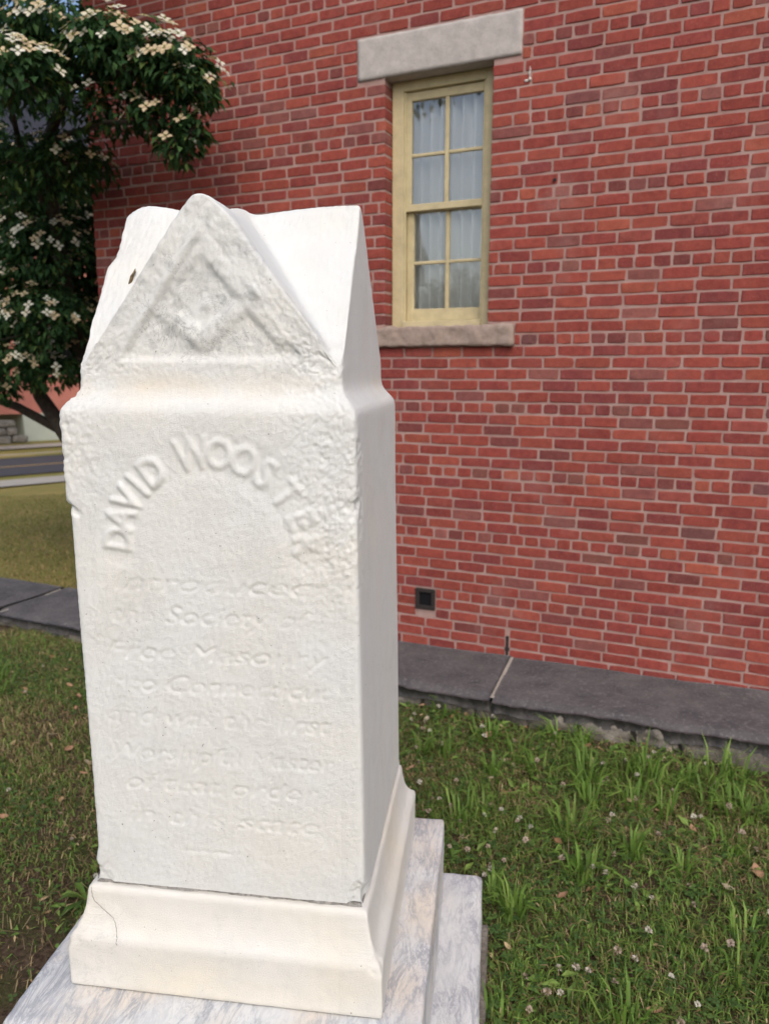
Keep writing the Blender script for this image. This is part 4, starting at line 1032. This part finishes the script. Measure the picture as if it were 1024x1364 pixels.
# bark fragment on the gable's left roof slope
def mon_world(p): return mon.matrix_basis @ Vector(p)
u_, v_ = -.225, -.150
k_ = np.argmin((V0[:, 0] - u_) ** 2 + (V0[:, 1] - v_) ** 2 - (V0[:, 2] > 2.0) * 9); rp = mon_world(MV[k_].tolist())
b = MB(); b.tube([(0, 0, .0), (.004, .003, .006), (.007, .003, .017), (.012, .006, .026), (.013, .010, .034)], [.002, .0042, .0036, .0030, .001], 6)
tag(b.build('bark_fragment', mat_stone('twig_bark', (.10, .07, .04), (.20, .14, .07), (.03, .02, .015), 200, .001), None, True, loc=(rp.x, rp.y - .006, rp.z - .012)), 'small brown bark fragment stuck on the left roof slope of the gravestone', 'bark')
# ------------------------------------------------------------------ across the street
def far_pt(t, s): return np.array([ROADD[0] * s + ROADP[0] * t, ROADD[1] * s + ROADP[1] * t])
RA = math.atan2(ROADD[1], ROADD[0])
M['farbrick'] = mat_stone('pale_red_brick', (.46, .17, .13), (.52, .21, .16), (.38, .14, .11), 1.5, .01, .9, 12)
M['farpaint'] = mat_plain('pale_green_paint', (.50, .53, .45), .7, .2, .1, 2)
M['roofing'] = mat_plain('dark_roof', (.035, .037, .05), .8, .2, .2, 3)
p = far_pt(31.2, 12); zf = -.73
hb = empty('far_building', (p[0], p[1], zf), RA); tag(hb, 'pink brick building with pale green ground floor across the street', 'building')
v = MB(); v.box((-9, 0, 1.05), (9, 8, 9.4)); v.build('wall', M['farbrick'], hb)
v = MB(); v.box((-3.35, -.05, 0), (9, 8, 1.05)); v.build('painted_storey', M['farpaint'], hb)
v = MB(); v.add([(-9.4, -.5, 9.4), (9.4, -.5, 9.4), (9.4, 8.5, 9.4), (-9.4, 8.5, 9.4), (-9.4, 4, 14.2), (9.4, 4, 14.2)], [[0, 1, 5, 4], [2, 3, 4, 5], [3, 2, 1, 0]], [[0, 4, 3], [1, 2, 5]]); v.build('roof', M['roofing'], hb)
for xx in (-7, -4.4, -1.6, 1.2, 4.0, 6.6):
    for zz in (2.6, 5.0):
        v = MB(); v.box((xx - .5, -.06, zz), (xx + .5, .05, zz + 1.5), .02); f = v.build('window', M['farpaint'], hb)
        v = MB(); v.box((xx - .4, -.08, zz + .1), (xx + .4, -.07, zz + 1.4)); v.build('pane', M['dark'], f)
v = MB(); v.box((-2.2, -.07, .3), (-1.9, .0, .85), .01); v.build('door_panel', mat_plain('blue_green_paint', (.12, .25, .27)), hb)
p = far_pt(30.5, 4); sw_ = empty('fieldstone_wall', (p[0], p[1], zf), RA); tag(sw_, 'grey fieldstone wall across the street beside the pale storey', 'wall')
frng2 = np.random.RandomState(3)
for r_ in range(3):
    x = -2.6
    while x < 4.2:
        L = frng2.uniform(.35, .7); v = MB(); v.box((x, 0, r_ * .3), (x + L - .02, .4, r_ * .3 + .28), .06, .03, rng=frng2); v.build('stone', M['rubble'], sw_); x += L
# trees across the street and behind the viewer (the latter stand in the window's reflection)
def big_tree(name, x, y, hgt, rad, zb, label, seed, leaves=2600, lsz=.26, low=.28, group=None):
    r = np.random.RandomState(seed); e = empty(name, (x, y, zb)); tag(e, label, 'tree', group)
    b = MB(); b.tube([(0, 0, -.1), (.05, .05, hgt * .3), (.1, 0, hgt * .6), (0, .1, hgt * .85)], [hgt * .035, hgt * .026, hgt * .016, .03], 9)
    tips = []
    for k in range(9):
        a = k * 2.4; z0 = hgt * r.uniform(low, max(.6, low + .1)); t = np.array([cos(a) * rad * .75, sin(a) * rad * .75, z0 + hgt * .2]); b.tube([(0, 0, z0), tuple(t * .5 + np.array([0, 0, z0 * .5 + .2])), tuple(t)], [.09, .06, .02], 6); tips.append(t)
    b.build('trunk', M['bark'], e, True)
    cb_ = MB(); cs = [np.array([r.normal() * rad * .45, r.normal() * rad * .45, hgt * r.uniform(max(.4, low), .92)]) for _ in range(22)] + tips
    for c_ in cs:
        n = leaves // len(cs); d = r.normal(size=(n, 3)); d /= np.linalg.norm(d, axis=1, keepdims=True)
        P = c_ + d * rad * .36 * r.uniform(.3, 1, (n, 1)) ** .6
        Vl, Tl, Cl = leaf_cloud(None, P, d, lsz, lsz * .6, .4, r, LP * 1.1, LPW); cb_.v.append(Vl); cb_.t.append(Tl + cb_.n); cb_.c.append(Cl); cb_.n += len(Vl)
    tag(cb_.build('crown', M['leaf'], e, tint=True), kind='stuff')
p = far_pt(27.0, 6.5)
big_tree('street_tree', p[0] - 1.2, p[1], 6.5, 2.2, -.75, 'leafy street tree in front of the pink building, partly hidden by the dogwood', 4, 2600, .22)
big_tree('maple_tree', -27.5, -22, 6.6, 2.6, 0, 'dark maple mirrored low in the left window panes', 5, 6000, .3)
big_tree('maple_tree', -27.5, -26.5, 6.0, 2.6, 0, 'maple in the middle of the tree line mirrored low in the window', 6, 6000, .3)
big_tree('maple_tree', -25, -30, 6.2, 2.8, 0, 'broad maple at the end of the tree line mirrored in the window', 8, 6000, .3)
big_tree('oak_tree', -10.6, -4.6, 13.5, 2.4, 0, 'tall oak whose hanging leaves are mirrored at the top of the window', 9, 5000, .2, low=.60)
ho = empty('gabled_house', (-25, -16.5, 0), radians(-45)); tag(ho, 'grey gabled house mirrored in the upper left window panes', 'house')
v = MB(); v.box((-2.0, 0, 0), (2.0, 6, 6.0)); v.build('wall', mat_plain('grey_clapboard', (.16, .16, .16), .8, .2), ho)
v = MB(); v.add([(-2.3, -.3, 5.9), (2.3, -.3, 5.9), (0, -.3, 10.3), (-2.3, 6.3, 5.9), (2.3, 6.3, 5.9), (0, 6.3, 10.3)], [[0, 2, 5, 3], [2, 1, 4, 5], [0, 3, 4, 1]], [[0, 1, 2], [3, 5, 4]]); v.build('roof', M['roofing'], ho)
for zz in (1.2, 3.8):
    for xx in (-1.0, 1.0):
        v = MB(); v.box((xx - .4, -.04, zz), (xx + .4, .04, zz + 1.3), .01); v.build('window', M['farpaint'], ho)
